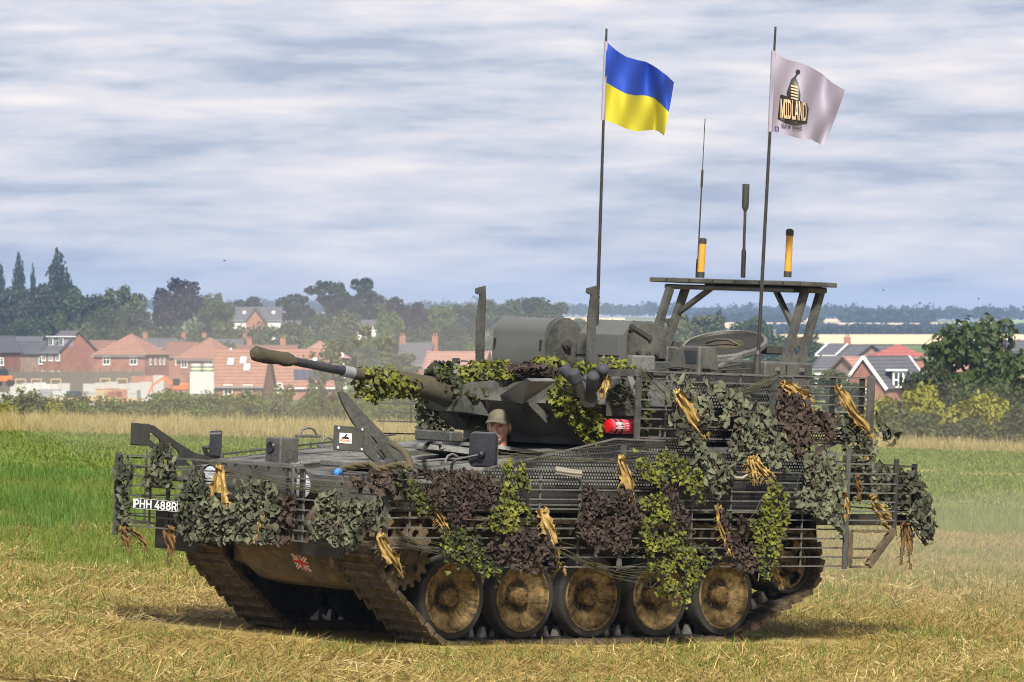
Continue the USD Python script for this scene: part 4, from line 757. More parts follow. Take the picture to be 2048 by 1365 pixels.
# running gear
pitch_pts = unary_union([Point(1.79, .655).buffer(.235, 32), Point(-1.98, .565).buffer(.225, 32), Point(1.30, .335).buffer(.30, 32), Point(-1.30, .335).buffer(.30, 32)]).convex_hull
ring = np.array(pitch_pts.exterior.coords); cl = np.concatenate([[0], np.cumsum(np.linalg.norm(np.diff(ring, axis=0), axis=1))]); NL = int(round(cl[-1] / .116)); pitch = cl[-1] / NL
ctr = np.array([0, .5])
def link_mesh(s):
    """One link lying flat: u along the track, v across, w outward (ground side is +w)."""
    h = pitch / 2
    ms = [cbox((-h * .92, -.20, -.004), (h * .92, .20, .022), .004), hull([(-h * .10, v, .02) for v in (-.205, .205)] + [(h * .12, v, .050) for v in (-.205, .205)] + [(h * .26, v, .048) for v in (-.205, .205)] + [(h * .40, v, .02) for v in (-.205, .205)]),
          lathe([(0, -.225), (.016, -.22), (.016, .22), (0, .225)], (0, 1, 0), (-h, 0, .012), 8)]
    for e in (-1, 1): ms.append(hull([(-h * 1.0, e * .195, -.004), (h, e * .195, -.004), (-h * .6, e * .235, .0), (h * .9, e * .235, .0), (-h * .6, e * .235, .03), (h * .9, e * .235, .05), (-h, e * .195, .03), (h, e * .195, .03)]))
    return cat(*ms)
LM = link_mesh(1); HM = hull([(x, y, -.004) for x in (-.026, .026) for y in (-.030, .030)] + [(x, y, -.085) for x in (-.010, .014) for y in (-.018, .018)])
PM = cbox((-.028, -.155, -.012), (.028, .155, -.0045), .002)
for s in (1, -1):
    for k in range(NL):
        d = (k + (.3 if s > 0 else .6)) * pitch % cl[-1]; i = min(np.searchsorted(cl, d, 'right') - 1, len(ring) - 2); t = (d - cl[i]) / (cl[i + 1] - cl[i])
        p = ring[i] * (1 - t) + ring[i + 1] * t; d2 = (d + pitch * .4) % cl[-1]; pa = np.array([np.interp(d2, cl, ring[:, j]) for j in (0, 1)]); d3 = (d - pitch * .4) % cl[-1]; pb = np.array([np.interp(d3, cl, ring[:, j]) for j in (0, 1)])
        if d2 < d3: tg = ring[i + 1] - ring[i]
        else: tg = pa - pb
        tg = tg / np.linalg.norm(tg); no = np.array([tg[1], -tg[0]]); no = no if no @ (p - ctr) > 0 else -no
        R = np.zeros((3, 3)); R[:, 0] = (tg[0], 0, tg[1]); R[:, 2] = (no[0], 0, no[1]); R[:, 1] = np.cross(R[:, 2], R[:, 0])
        path = P_('track_link', LM, 'mud_track'); UsdGeom.Xformable(stage.GetPrimAtPath(path)).AddTransformOp().Set(gm(R, (p[0], s * .85, p[1] + .0)))
        P_('guide_horn', HM, 'horn_steel', False, path); P_('rubber_pad', PM, 'tyre_rubber', False, path)
def wheel(u, s):
    q = sub('road_wheel', (u, s * .85, .335)); v0 = np.array([0, 0, 0.])
    for a, b in ((.045, .165), (-.165, -.045)):
        part(q, 'tyre', lathe([(.245, a), (.28, a), (.297, a + .018), (.297, b - .018), (.285, b), (.247, b), (.245, a)], (0, s, 0), v0, 44), m_['tyre_rubber'], 35)
    o = .165
    part(q, 'disc', lathe([(.247, -.16), (.240, -.10), (.235, .04), (.246, .152), (.243, o + .004), (.232, o + .004), (.226, .135), (.205, .112), (.16, .108), (.115, .102), (.098, .088), (.06, .085), (.05, .085)], (0, s, 0), v0, 44), m_['wheel_mud_shade'], 30)
    part(q, 'inner_disc', lathe([(.247, -.05), (.235, -.16), (.21, -.13), (.10, -.10), (.02, -.10)], (0, s, 0), v0, 40), m_['dark_paint'], 30)
    part(q, 'hub', lathe([(.066, .08), (.064, .15), (.052, .162), (.045, .17), (.02, .172), (0, .170)], (0, s, 0), v0, 24), m_['hub_mud'], 30)
    part(q, 'hub_bolt', cat(*[lathe([(0, .098), (.009, .097), (.010, .085)], (0, s, 0), (.083 * math.cos(t), 0, .083 * math.sin(t)), 7) for t in np.arange(10) * math.pi / 5]), m_['dark_paint'], kind='stuff')
for s in (1, -1):
    for u in (1.30, .65, 0, -.65, -1.30): wheel(u, s)
    # drive sprocket: toothed rings on a dished hub
    q = sub('drive_sprocket', (1.79, s * .85, .655))
    tooth = Polygon([(r * math.cos(t), r * math.sin(t)) for k in range(22) for r, t in ((.232, (k - .32) * 2 * math.pi / 22), (.268, (k - .16) * 2 * math.pi / 22), (.268, (k + .16) * 2 * math.pi / 22), (.232, (k + .32) * 2 * math.pi / 22))]).difference(unary_union([Point(.165 * math.cos(a), .165 * math.sin(a)).buffer(.032) for a in np.arange(8) * math.pi / 4]))
    for o in (.155, -.185): part(q, 'toothed_ring', prism(tooth, (0, s * o, 0), (1, 0, 0), (0, 0, 1), (0, s, 0), .03), m_['mud_track'])
    part(q, 'hub', lathe([(.14, -.15), (.13, .15), (.13, .2), (.09, .21), (.085, .26), (.04, .27), (0, .27)], (0, s, 0), (0, 0, 0), 28), m_['mud_track'], 35)
    # idler: open wheel with five windows
    q = sub('idler_wheel', (-1.98, s * .85, .565)); disc = Point(0, 0).buffer(.20, 32).difference(unary_union([Polygon([(r * math.cos(a + d), r * math.sin(a + d)) for r, d in ((.095, -.36), (.175, -.42), (.182, 0), (.175, .42), (.095, .36))]).buffer(-.012).buffer(.012) for a in np.arange(5) * 2 * math.pi / 5 + .3]))
    for o in (.10, -.14): part(q, 'spoked_disc', prism(disc, (0, s * o, 0), (1, 0, 0), (0, 0, 1), (0, s, 0), .022), m_['wheel_mud_shade'])
    for a, b in ((.05, .15), (-.15, -.05)): part(q, 'rim', lathe([(.185, a), (.222, a), (.222, b), (.207, b + .012), (.19, b), (.185, a)], (0, s, 0), (0, 0, 0), 40), m_['tyre_rubber'], 35)
    part(q, 'hub', lathe([(.07, .0), (.068, .165), (.05, .18), (0, .185)], (0, s, 0), (0, 0, 0), 20), m_['wheel_mud_shade'], 35)
    P_('suspension_arm', cat(*[bar((u, s * .63, .335), (u - .28, s * .60, .50), .07, .10, (0, 1, 0)) for u in (1.30, .65, 0, -.65, -1.30)]), 'dark_paint')

# turret
def ring_pts(L, w): return [(u, s * v, w) for u, v in L for s in (-1, 1)]
P_('turret_ring', lathe([(.70, 0), (.80, .0), (.80, .07), (.72, .08)], (0, 0, 1), (-.68, 0, 1.395), 48), 'olive_paint', 40)
TM = hull(ring_pts([(.10, .40), (-.2, .70), (-1.2, .70), (-1.5, .4)], 1.46) + ring_pts([(.40, .16), (.36, .58), (.22, .74), (-.25, .90), (-1.4, .90), (-1.75, .65)], 1.69) + ring_pts([(-.02, .34), (-.12, .50), (-.35, .66), (-1.3, .70), (-1.65, .55)], 1.905)); P_('turret', TM, 'olive_paint')
def seams(m, r=.0055, least=.30):
    e, a = m.face_adjacency_edges, m.face_adjacency_angles; return cat(*[tube([m.vertices[i], m.vertices[i] * .66 + m.vertices[j] * .34 + rng.normal(0, .0015, 3), m.vertices[i] * .33 + m.vertices[j] * .67, m.vertices[j]], r, 5) for (i, j), q in zip(e, a) if q > least and np.linalg.norm(m.vertices[i] - m.vertices[j]) > .05])
P_('weld_bead', seams(TM), 'olive_paint', True)
P_('cheek_plate', hull([A(1000, 797, w=1.70) + (.05, 0, 0), A(1052, 803, w=1.70) + (.05, 0, 0), A(1112, 757, w=1.875) + (.04, 0, 0), A(1062, 757, w=1.875) + (.04, 0, 0)] + [A(1004, 797, w=1.70) + (.03, 0, -.02), A(1052, 803, w=1.70) + (.03, 0, -.02), A(1112, 757, w=1.875) + (.0, 0, -.02), A(1062, 757, w=1.875) + (.0, 0, -.02)]), 'lit_deck_paint')
P_('cheek_side', hull([A(1053, 804, v=.67), A(1112, 759, v=.67), A(1104, 800, v=.67), A(1094, 846, v=.67)] + [A(1053, 804, v=.67) - (.06, .05, 0), A(1112, 759, v=.67) - (.06, .05, 0), A(1094, 846, v=.67) - (.08, .07, 0)]), 'olive_paint')
P_('weld_seam', cat(tube([A(986, 800, w=1.70) + (.06, 0, 0), A(984, 826, w=1.60) + (.03, 0, 0)], .008, 5), tube([A(1054, 806, v=.675), A(1093, 845, v=.675)], .008, 5)), 'bar_steel', True)
P_('turret_side_plate', hull([A(1215, 758, v=.97), A(1262, 758, v=.97), A(1273, 800, v=.97), A(1273, 832, v=.97), A(1212, 832, v=.97)] + [A(1215, 758, v=.93), A(1262, 758, v=.93), A(1273, 832, v=.93), A(1212, 832, v=.93)]), 'olive_paint')
P_('side_strut', bar(A(1258, 750, v=1.05), A(1276, 800, v=1.05), .012, .05, (0, 0, 1)), 'bare_alloy')
P_('mantlet', hull([(.1, v, w) for v in (-.30, .24) for w in (1.55, 1.86)] + [(.55, v, w) for v in (-.22, .17) for w in (1.60, 1.79)]), 'olive_paint')
P_('sight_cover', hull([A(848, 742, v=-.32) + q for q in ((0, 0, 0), (0, .1, 0))] + [A(940, 765, v=-.2), A(945, 742, v=-.3), A(915, 727, v=-.4), A(872, 730, v=-.4), A(846, 757, v=-.3), A(930, 785, v=-.15)]), 'lit_deck_paint')
P_('sight_rib', cat(*[tube([A(x, 731, v=-.35), A(x + 8, 724, v=-.35), A(x + 16, 727, v=-.35), A(x + 20, 736, v=-.3)], .012, 6) for x in (862, 870, 878)]), 'dark_paint', True)
g0, g1 = np.array([.40, -.015, 1.722]), A(583, 722, v=0); gd = (g1 - g0) / np.linalg.norm(g1 - g0)
P_('gun_barrel', lathe([(.036, .9), (.032, 1.2), (.028, np.linalg.norm(g1 - g0) + .3)], gd, g0, 20), 'gun_steel', 40)
P_('recoil_sleeve', lathe([(.12, -.15), (.12, .1), (.085, .3), (.075, .55), (.06, .62), (.042, .64), (.041, 1.03), (.036, 1.04)], gd, g0, 20), 'canvas', 40)
P_('barrel_collar', lathe([(.037, .0), (.040, .0), (.040, .17), (.037, .17)], gd, g0 + gd * .96, 20), 'bare_alloy', 40)
m1 = A(510, 708, v=0); L = np.linalg.norm(m1 - g1); pf = [(0, L + .02), (.030, L + .025), (.052, L), (.050, L * .7), (.046, L * .35), (.052, L * .15), (.040, 0), (.03, -.03)]; cm = lathe(pf, gd, g1, 22); vv = np.asarray(cm.vertices); vv += (meshkit.fbm(vv * 14, 3, 4)[:, None] - .5) * .030; cm.vertices = vv
P_('muzzle_cover', cm, 'canvas', 40)
# sight housings on the turret roof
def hood(c, prof, v0, v1, mat): return prism(Polygon(prof), (c[0], v1, c[2]), (1, 0, 0), (0, 0, 1), (0, -1, 0), v1 - v0)
U1 = -.30; a, b = A(985, 722, u=U1), A(1093, 724, u=U1)
arc = [(0, .0), (.012, .10), (.0, .18)] + [(-.13 + .13 * math.cos(t), .205 + .125 * math.sin(t)) for t in np.linspace(.05, 1.52, 16)] + [(-.26, .325), (-.34, .25), (-.34, 0)]
h1 = P_('rounded_sight_hood', hood(a, arc, a[1], b[1] - .03, 0), 'sight_grey', 25)
P_('side_cheek', prism(Point(-.15, .17).buffer(.165, 24).union(Polygon([(-.31, 0), (.01, 0), (.01, .17), (-.31, .17)])), (a[0], b[1] + .03, a[2] + .0), (1, 0, 0), (0, 0, 1), (0, -1, 0), .028), 'olive_paint', False, h1)
P_('pivot', lathe([(.038, 0), (.036, .03), (.022, .032), (.02, .05), (0, .052)], (0, 1, 0), (a[0] - .15, b[1] + .03, a[2] + .14), 16), 'dark_paint', 40, h1)
P_('hood_slot', cat(*[cbox((a[0] + .005, v, a[2] + .09), (a[0] + .016, v + .018, a[2] + .17), .002) for v in (a[1] + .02, b[1] - .07)]), 'black_gap', False, h1)
P_('sight_base', cbox((a[0] - .42, a[1] - .01, 1.90), (a[0] + .03, b[1] + .06, a[2] - .001), .01), 'dark_paint')
U2 = -.52; a, b = A(1153, 716, u=U2), A(1240, 718, u=U2)
h2 = P_('armoured_sight_box', hood(a, [(0, 0), (-.02, .18), (-.12, .285), (-.30, .285), (-.38, .25), (-.38, 0)], a[1], b[1], 0), 'sight_grey')
P_('front_shutter', hull([(a[0] + .012, v, a[2] + w) for v in (a[1] + .01, b[1] - .01) for w in (.03, .17)] + [(a[0] - .02, v, a[2] + w) for v in (a[1] + .01, b[1] - .01) for w in (.03, .17)]), 'sight_grey', False, h2)
P_('side_cheek', prism(Polygon([(-.06, .02), (-.06, .18), (-.16, .26), (-.36, .27), (-.42, .2), (-.42, .02)]), (a[0], b[1] + .035, a[2]), (1, 0, 0), (0, 0, 1), (0, -1, 0), .034), 'olive_paint', False, h2)
P_('hinge_bolt', cat(*[lathe([(0, .02), (.016, .018), (.02, 0)], (0, 1, 0), (a[0] + x, b[1] + .035, a[2] + w), 10) for x, w in ((-.24, .16), (-.14, .06), (-.24, .05), (-.32, .05))], bar((a[0] - .05, b[1] + .04, a[2] + .25), (a[0] - .26, b[1] + .04, a[2] + .16), .02, .03)), 'dark_paint', False, h2)
P_('sight_base', cbox((a[0] - .48, a[1] - .01, 1.90), (a[0] + .03, b[1] + .06, a[2] - .001), .01), 'olive_paint')
P_('base_box', cbox((a[0] - .24, b[1] + .04, 1.93), (a[0] - .02, b[1] + .12, 2.05), .01), 'lit_deck_paint')
for i, (x0, x1) in enumerate(((1290, 1335), (1358, 1400))):
    a, b = A(x0, 735, u=-.95 - .2 * i), A(x1, 693, u=-.95 - .2 * i); q = P_('cupola_periscope', cbox((a[0] - .13, a[1], 1.9), (a[0], b[1], b[2]), .012), 'olive_paint'); P_('glass', cbox((a[0] - .01, a[1] + .025, a[2] + .03), (a[0] + .003, b[1] - .025, b[2] - .03), .002), 'window_pane', False, q)  # dark sheet on the front stands for shade inside the open hood
    P_('side_fin', prism(Polygon([(0, 0), (.02, .0), (.0, .12), (-.10, .16), (-.14, 0)]), (a[0], b[1] + .06, a[2]), (1, 0, 0), (0, 0, 1), (0, -1, 0), .012), 'olive_paint', False, q)
P_('cupola', lathe([(.36, 0), (.36, .07), (.30, .10), (.29, .04)], (0, 0, 1), (-1.25, .20, 1.90), 32), 'olive_paint', 40)
hn = np.array([.31, .13, 1.0]); hn /= np.linalg.norm(hn); c = A(1449, 693, v=.05)
hl = P_('round_hatch_lid', lathe([(0, -.03), (.30, -.03), (.325, -.01), (.325, .02), (.31, .03), (.298, .026)], hn, c, 40), 'lit_deck_paint', 35); P_('lid_inside', lathe([(.299, .025), (.29, .008), (.0, .008)], hn, c, 40), 'dark_paint', 35, hl)
P_('pad', cat(lathe([(0, .03), (.10, .025), (.12, .012)], hn, c + (-.05, .02, 0), 18)), 'canvas', 40, hl); P_('handle', tube([c + (.1, -.1, .02), c + (.07, -.02, .05), c + (.02, .06, .05), c + (-.02, .12, .02)], .012, 6), 'dark_bar', True, hl)
P_('hatch_hinge', cat(bar(c + (.25, .1, -.05), (-1.45, .25, 1.95), .06, .04), bar(c + (.0, .25, -.04), (-1.6, .5, 1.95), .05, .04)), 'lit_deck_paint')
P_('rear_bin', cat(cbox((-2.28, .32, 1.41), (-1.78, .86, 2.04), .015)), 'olive_paint'); P_('rear_bin', cbox((-2.30, -.86, 1.41), (-1.72, .30, 1.97), .015), 'olive_paint'); P_('bin_seam', cat(cbox((-2.285, .862, 1.93), (-1.78, .868, 1.945), .002), cbox((-2.0, .862, 1.45), (-1.99, .868, 2.02), .002)), 'black_gap')
P_('rear_rail', cbox((-2.44, -.86, 2.09), (-2.40, .50, 2.16), .008), 'olive_paint')
for px, h in ((960, 0), (1182, 0)):
    v = -.56 if px == 960 else .61; y0 = 740 if px == 960 else 728
    P_('wire_cutter_hook', plate([(px - 8, y0), (px - 7, 640), (px - 2, 605), (px + 0, 590), (px - 9, 587), (px - 8, 577), (px + 10, 572), (px + 11, 600), (px + 9, 640), (px + 7, y0 - 25), (px + 20, y0)], v, .018), 'olive_paint')
# small fittings
for (u, v, w, du, dw) in ((-1.9, .862, 1.98, .05, .035), (-2.15, .862, 1.98, .05, .035), (-1.9, .862, 1.52, .05, .035), (-1.86, .862, 1.75, .035, .05)): P_('bin_latch', cat(cbox((u - du / 2, v, w - dw / 2), (u + du / 2, v + .012, w + dw / 2), .004), tube([(u - du * .4, v + .01, w), (u, v + .026, w - .004), (u + du * .4, v + .01, w)], .005, 5)), 'lit_deck_paint')
P_('bin_handle', tube([(-2.12, .862, 1.80), (-2.12, .90, 1.80), (-1.98, .90, 1.80), (-1.98, .862, 1.80)], .008, 6), 'dark_bar', True)
P_('roof_bolt', cat(*[lathe([(0, .012), (.012, .010), (.014, 0)], (0, 0, 1), (u, v, 1.905), 7) for u, v in ((-.15, .3), (-.2, .44), (-.3, .5), (-.42, .57), (-.6, .62), (-.75, .62), (-.1, .0), (-.1, -.2), (-.16, -.36), (-.95, .62))]), 'dark_paint', kind='stuff')
P_('cable', tube([A(1300, 735, u=-.8), A(1330, 728, u=-.95), A(1365, 738, u=-1.05), A(1400, 730, u=-1.3), A(1440, 736, u=-1.5), A(1480, 728, u=-1.7)], .009, 6), 'dark_bar', True); P_('cable', tube([A(1270, 735, u=-.6), A(1310, 742, u=-.75), A(1350, 734, u=-.95), A(1420, 742, u=-1.3), A(1500, 738, u=-1.7)], .007, 6), 'dark_bar', True)
P_('deck_bolt', cat(*[lathe([(0, .010), (.011, .008), (.013, 0)], (0, 0, 1), (u, v, deck(u)), 7) for u in np.arange(-.1, 2.0, .22) for v in (.80, .10)]), 'dark_paint', kind='stuff')
P_('deck_seam', cat(*[cbox((u, .12, deck(u) - .012), (u + .018, .82, deck(u) + .006), .002) for u in (.70, 1.22)], bar((.1, .84, deck(.1) + .004), (2.05, .84, deck(2.05) + .004), .02, .012)), 'olive_paint')
P_('stowage_roll', lathe([(0, -.30), (.06, -.29), (.075, -.2), (.07, 0), (.076, .2), (.06, .29), (0, .30)], (.1, 1, .05), (-1.55, -.35, 2.02), 16), 'canvas', 40)
# smoke dischargers
for tip, base, uu in (((1125, 735), (1158, 770), .22), ((1146, 743), (1162, 790), .30), ((1187, 750), (1180, 798), .26), ((1208, 736), (1187, 776), .16)):
    a, b = A(*tip, u=uu + .10), A(*base, u=uu); d = (a - b); L = np.linalg.norm(d)
    q = P_('smoke_discharger', lathe([(.0, 0), (.040, 0), (.040, L * .62), (.042, L * .63)], d, b, 20), 'dark_paint', 40); P_('cap', lathe([(.045, L * .60), (.045, L * .93), (.040, L * .99), (.026, L * 1.03), (.010, L * 1.045), (0, L * 1.045)], d, b, 20), 'smoke_cap', 40, q)
P_('discharger_mount', hull([A(1150, 775, u=.15), A(1195, 790, u=.15), A(1160, 815, u=.15), A(1190, 815, u=.15), A(1150, 775, u=-.1), A(1195, 790, u=-.1), A(1160, 815, u=-.1), A(1190, 815, u=-.1)]), 'dark_paint')
P_('cage_beam', bar(A(1222, 746, v=1.08), A(1277, 746, v=1.42), .05, .05), 'olive_paint')

# canopy frame over the rear
C0, C1 = A(1300, 566, u=-2.30), A(1607, 567, u=-2.30)
cp = P_('canopy_panel', cbox((-2.66, C0[1], 2.606), (-2.29, C1[1], 2.642), .006), 'olive_paint')
P_('panel_bolt', cat(*[cbox((-2.278, v, 2.617), (-2.274, v + .015, 2.636), .001) for v in np.linspace(C0[1] + .2, C1[1] - .2, 6)]), 'black_gap', False, cp)
P_('under_panel', cbox((-2.62, A(1402, 585, u=-2.4)[1], 2.56), (-2.42, C1[1] - .06, 2.604), .01), 'olive_paint')
P_('cross_tube', tube([(-2.36, C0[1] + .12, 2.575), (-2.36, C1[1] - .15, 2.575)], .02, 10), 'lit_deck_paint', True)
for v, (b0, b1, t0, t1) in ((.56, ((1560, 760), (1592, 760), (1611, 577), (1643, 577))), (-.75, ((1304, 690), (1333, 690), (1340, 577), (1371, 577)))):
    pb = [A(*q, v=v) for q in (b0, b1, t0, t1)]; ext = [1.12 if v > 0 else 1.7] * 2; dn = [pb[2] + (pb[0] - pb[2]) * ext[0], pb[3] + (pb[1] - pb[3]) * ext[1]]
    for k in (0, 1): P_('canopy_leg', bar(dn[k], pb[2 + k], .05, .05), 'olive_paint')
    f = lambda k, t: pb[2 + k] + (pb[k] - pb[2 + k]) * t
    quad = [f(0, .56), f(1, .52), f(1, .80), f(0, .82)]; pg = Polygon([(q[0], q[2]) for q in quad]); cc = np.mean(quad, 0)
    P_('canopy_gusset', prism(pg.difference(Point(cc[0], cc[2]).buffer(.033)), (0, v + .01, 0), (1, 0, 0), (0, 0, 1), (0, -1, 0), .012), 'olive_paint')
    P_('canopy_brace', bar(f(1 if v < 0 else 0, .42) + (0, -.02 * np.sign(v), 0), np.array([f(1, 0)[0] * .5 + f(0, 0)[0] * .5, v - np.sign(v) * .42, 2.60]), .035, .035), 'olive_paint')
for px, top, base, r in ((1402, 476, 556, .027), (1576, 458, 555, .027)):
    a, b = A(px - 1, base, u=-2.42), A(px + 4, top, u=-2.42); d = b - a; L = np.linalg.norm(d)
    q = P_('amber_antenna', lathe([(r, .04), (r * .97, L * .88)], d, a, 22), 'amber_tube', 40); P_('cap', lathe([(r * 1.12, L * .86), (r * 1.12, L * .965), (r * .6, L), (0, L)], d, a, 22), 'dark_paint', 40, q); P_('base', lathe([(r * 1.1, 0), (r * 1.1, .045), (r, .045)], d, a, 22), 'dark_paint', 40, q)
a, b = A(1486, 556, u=-2.45), A(1492, 368, u=-2.45); d = b - a; L = np.linalg.norm(d)
P_('whip_antenna', lathe([(.018, 0), (.018, L * .28), (.011, L * .31), (.011, L * .70), (.014, L * .71), (.026, L * .75), (.027, L * .995), (0, L)], d, a, 16), 'dark_paint', 40)
a, b = A(1394, 556, u=-2.55), A(1410, 238, u=-2.55); d = b - a
P_('rod_antenna', cat(tube([a, a + d * .12], .013, 8), tube([a + d * .12, a + d * .58], .006, 6), tube([a + d * .57, a + d * .68], .010, 6), tube([a + d * .68, b], .0035, 5)), 'dark_paint', True)
P_('antenna_base', lathe([(.028, -.1), (.03, .0), (.024, .02), (.030, .04), (.022, .06), (.028, .08), (.02, .10), (.026, .12), (.012, .15)], (0, 0, 1), A(1514, 742, v=1.0), 14), 'dark_paint', 40)
# ------------------------------------------------------------------ cage armour: every bar a part of its own
SV, FU = 1.48, 2.35
def cagebar(p, q, r=.006, mat='bar_steel'): P_('cage_bar', bar(p, q, r * 2, r * 1.7), mat)
def post(p, q, a=.035, b=.012, mat='olive_paint', up=(0, 0, 1)): P_('cage_post', bar(p, q, a, b, up), mat)
ws = [.575 + .0667 * k for k in range(10)]
for s in (1, -1):
    for k, w in enumerate(ws): cagebar((2.34 if k > 1 else 1.5, s * SV, w), (-2.03 if k < 5 else -2.56, s * SV, w))
    for k, w in enumerate((1.25, 1.32, 1.385)): cagebar(((1.15, .30, .22)[k], s * SV, w), (-2.56 if k < 1 else -2.3, s * SV, w))
    for u in (2.1, 1.62, 1.28, .93, .56, -.15, -.52, -.9, -1.28, -1.62): cagebar((u, s * (SV - .016), .575 if u < 1.5 else .70), (u, s * (SV - .016), 1.24), .006)
    for u in (2.335, .19, -2.045): post((u, s * (SV + .012), .555 if u < 2 else .62), (u, s * (SV + .012), 1.43 if u < 1 else 1.21), .045, .010, 'olive_paint', (0, 1, 0))
    cagebar((1.52, s * SV, .645), (2.25, s * SV, .735), .009)
    for k in range(8): cagebar((0.01 if s > 0 or k > 4 else -.75, s * 1.40, 1.945 - .0667 * k), (-2.33, s * 1.40, 1.945 - .0667 * k), .006)
    for u in (-.3, -.66, -1.02, -1.7): cagebar((u, s * 1.385, 1.47), (u, s * 1.385, 1.945 if s > 0 or u < -.7 else 1.62), .006)
    for u in (-.005 if s > 0 else -.75, -1.33, -2.33): post((u, s * 1.412, 1.44), (u, s * 1.412, 1.965), .05 if u > -.1 else .07, .012, 'olive_paint', (0, 1, 0))
    # perforated sheets behind the bars, with real openings
    def perforated(name, poly, v, pitch=.026, hole=.0085):
        pg = Polygon(poly); x0, y0, x1, y1 = pg.bounds; V_, F_ = [], []
        for j in range(int((y1 - y0) / (pitch * .87)) + 1):
            for i in range(int((x1 - x0) / pitch) + 2):
                cx, cy = x0 + (i + .5 * (j % 2)) * pitch, y0 + (j + .5) * pitch * .87
                if not pg.contains(Point(cx, cy)): continue
                b = len(V_); hx, hy = pitch / 2, pitch * .435
                for k in range(6):
                    t = math.pi / 3 * k; V_.append((cx + hole * math.cos(t), v, cy + hole * math.sin(t)))
                for a_, b_ in ((hx, 0), (hx, hy), (-hx, hy), (-hx, 0), (-hx, -hy), (hx, -hy)): V_.append((cx + a_, v, cy + b_))
                for k in range(6): a1, a2 = b + k, b + (k + 1) % 6; F_ += [(a1, a1 + 6, a2 + 6), (a1, a2 + 6, a2)]
        q = P_(name, trimesh.Trimesh(np.array(V_), np.array(F_), process=False), 'mesh_steel')
        e = [(a_, v, b_) for a_, b_ in poly]; P_('sheet_edge', cat(*[bar(e[i], e[(i + 1) % len(e)], .012, .012) for i in range(len(e))]), 'bar_steel', False, q)
    if s > 0: perforated('perforated_sheet', [(1.55, 1.00), (1.55, 1.20), (1.32, 1.262), (1.0, 1.315), (.22, 1.465), (-.60, 1.455), (-.60, 1.00)], s * 1.425)
    if s > 0: perforated('perforated_sheet', [(-.61, .96), (-.61, 1.40), (-1.98, 1.40), (-1.98, .96)], s * 1.425); perforated('perforated_sheet', [(-.30, 1.46), (-.30, 1.56), (-2.2, 1.56), (-2.2, 1.46)], s * 1.335)
    if s > 0: perforated('perforated_sheet', [(-.42, 1.56), (-.42, 1.94), (-1.60, 1.94), (-1.60, 1.56)], s * 1.33)
    if s > 0: perforated('perforated_sheet', [(2.30, 1.02), (2.30, 1.14), (1.75, 1.14), (1.75, 1.02)], s * 1.43)
    P_('side_skirt', cbox((2.0, s * 1.06, .93), (-2.1, s * 1.12, 1.12), .01), 'dark_paint'); P_('skirt_bracket', cat(*[cbox((u - .02, s * 1.06, 1.02), (u + .02, s * 1.47, 1.05), .004) for u in (2.0, 1.1, .19, -.8, -2.0)]), 'dark_paint')  # skirt coloured dark to stand for the shade behind the bars
    # rear lower frame
    post((-2.10, s * SV, .57), (-2.10, s * SV, .84), .045, .03, 'mud_track', (0, 1, 0)); P_('rear_frame', cat(bar((-2.10, s * SV, .83), (-2.56, s * SV, .83), .03, .02), bar((-2.12, s * SV, .57), (-2.30, s * SV, .57), .03, .015), bar((-2.30, s * SV, .575), (-2.56, s * SV, .84), .045, .045), bar((-2.12, s * SV, .70), (-2.44, s * SV, .70), .02, .015), bar((-2.12, s * SV, .635), (-2.36, s * SV, .635), .02, .015)), 'mud_track')
    P_('rear_mud_flap', hull([(-2.2, s * .7, .62), (-2.2, s * 1.06, .62), (-2.16, s * .7, .95), (-2.16, s * 1.06, .95), (-2.19, s * .7, .62), (-2.19, s * 1.06, .62)]), 'dark_paint')
for k in range(8): cagebar((FU, -SV + .02, .70 + .0715 * k), (FU, SV - .01, .70 + .0715 * k))
for v in (-1.45, -1.38, -1.1, -.62, -.25, 0.02, .46, .52, .62, 1.02, 1.4): cagebar((FU - .016, v, .70), (FU - .016, v, 1.20), .006)
for v in (.44, .585, -.9): post((FU - .02, v, .69), (FU - .02, v, 1.2), .012, .035, 'dark_paint', (0, 1, 0))
# rear cage, upper and lower
for k in range(8):
    cagebar((-2.34, -1.38, 1.945 - .0667 * k), (-2.34, 1.38, 1.945 - .0667 * k), .006, 'dark_bar')
for v in (-1.38, -.7, 0, .7, 1.30, 1.0): post((-2.35, v, 1.46), (-2.35, v, 1.95), .012, .05, 'dark_paint', (0, 1, 0))
for k in range(7):
    w = .90 + .0667 * k
    for s in (1, -1): cagebar((-2.56, s * 1.47, w), (-2.95, s * 1.28, w), .006, 'dark_bar')
    cagebar((-2.95, -1.28, w), (-2.95, 1.28, w), .006, 'dark_bar')
for v in (-1.28, -.6, 0, .6, 1.28): post((-2.96, v, .86), (-2.96, v, 1.32), .012, .05, 'dark_paint', (0, 1, 0))
for s in (1, -1): post((-2.57, s * 1.47, .84), (-2.57, s * 1.47, 1.36), .04, .012, 'dark_paint', (0, 1, 0)); P_('rear_beam', cat(bar((-2.0, s * 1.2, .90), (-2.95, s * 1.2, .90), .06, .08)), 'dark_bar'); P_('rear_strut', cat(bar((-2.1, s * 1.1, 1.40), (-2.34, s * 1.3, 1.55), .04, .04), bar((-2.05, s * .9, .95), (-2.9, s * 1.2, 1.25), .03, .03)), 'dark_bar')

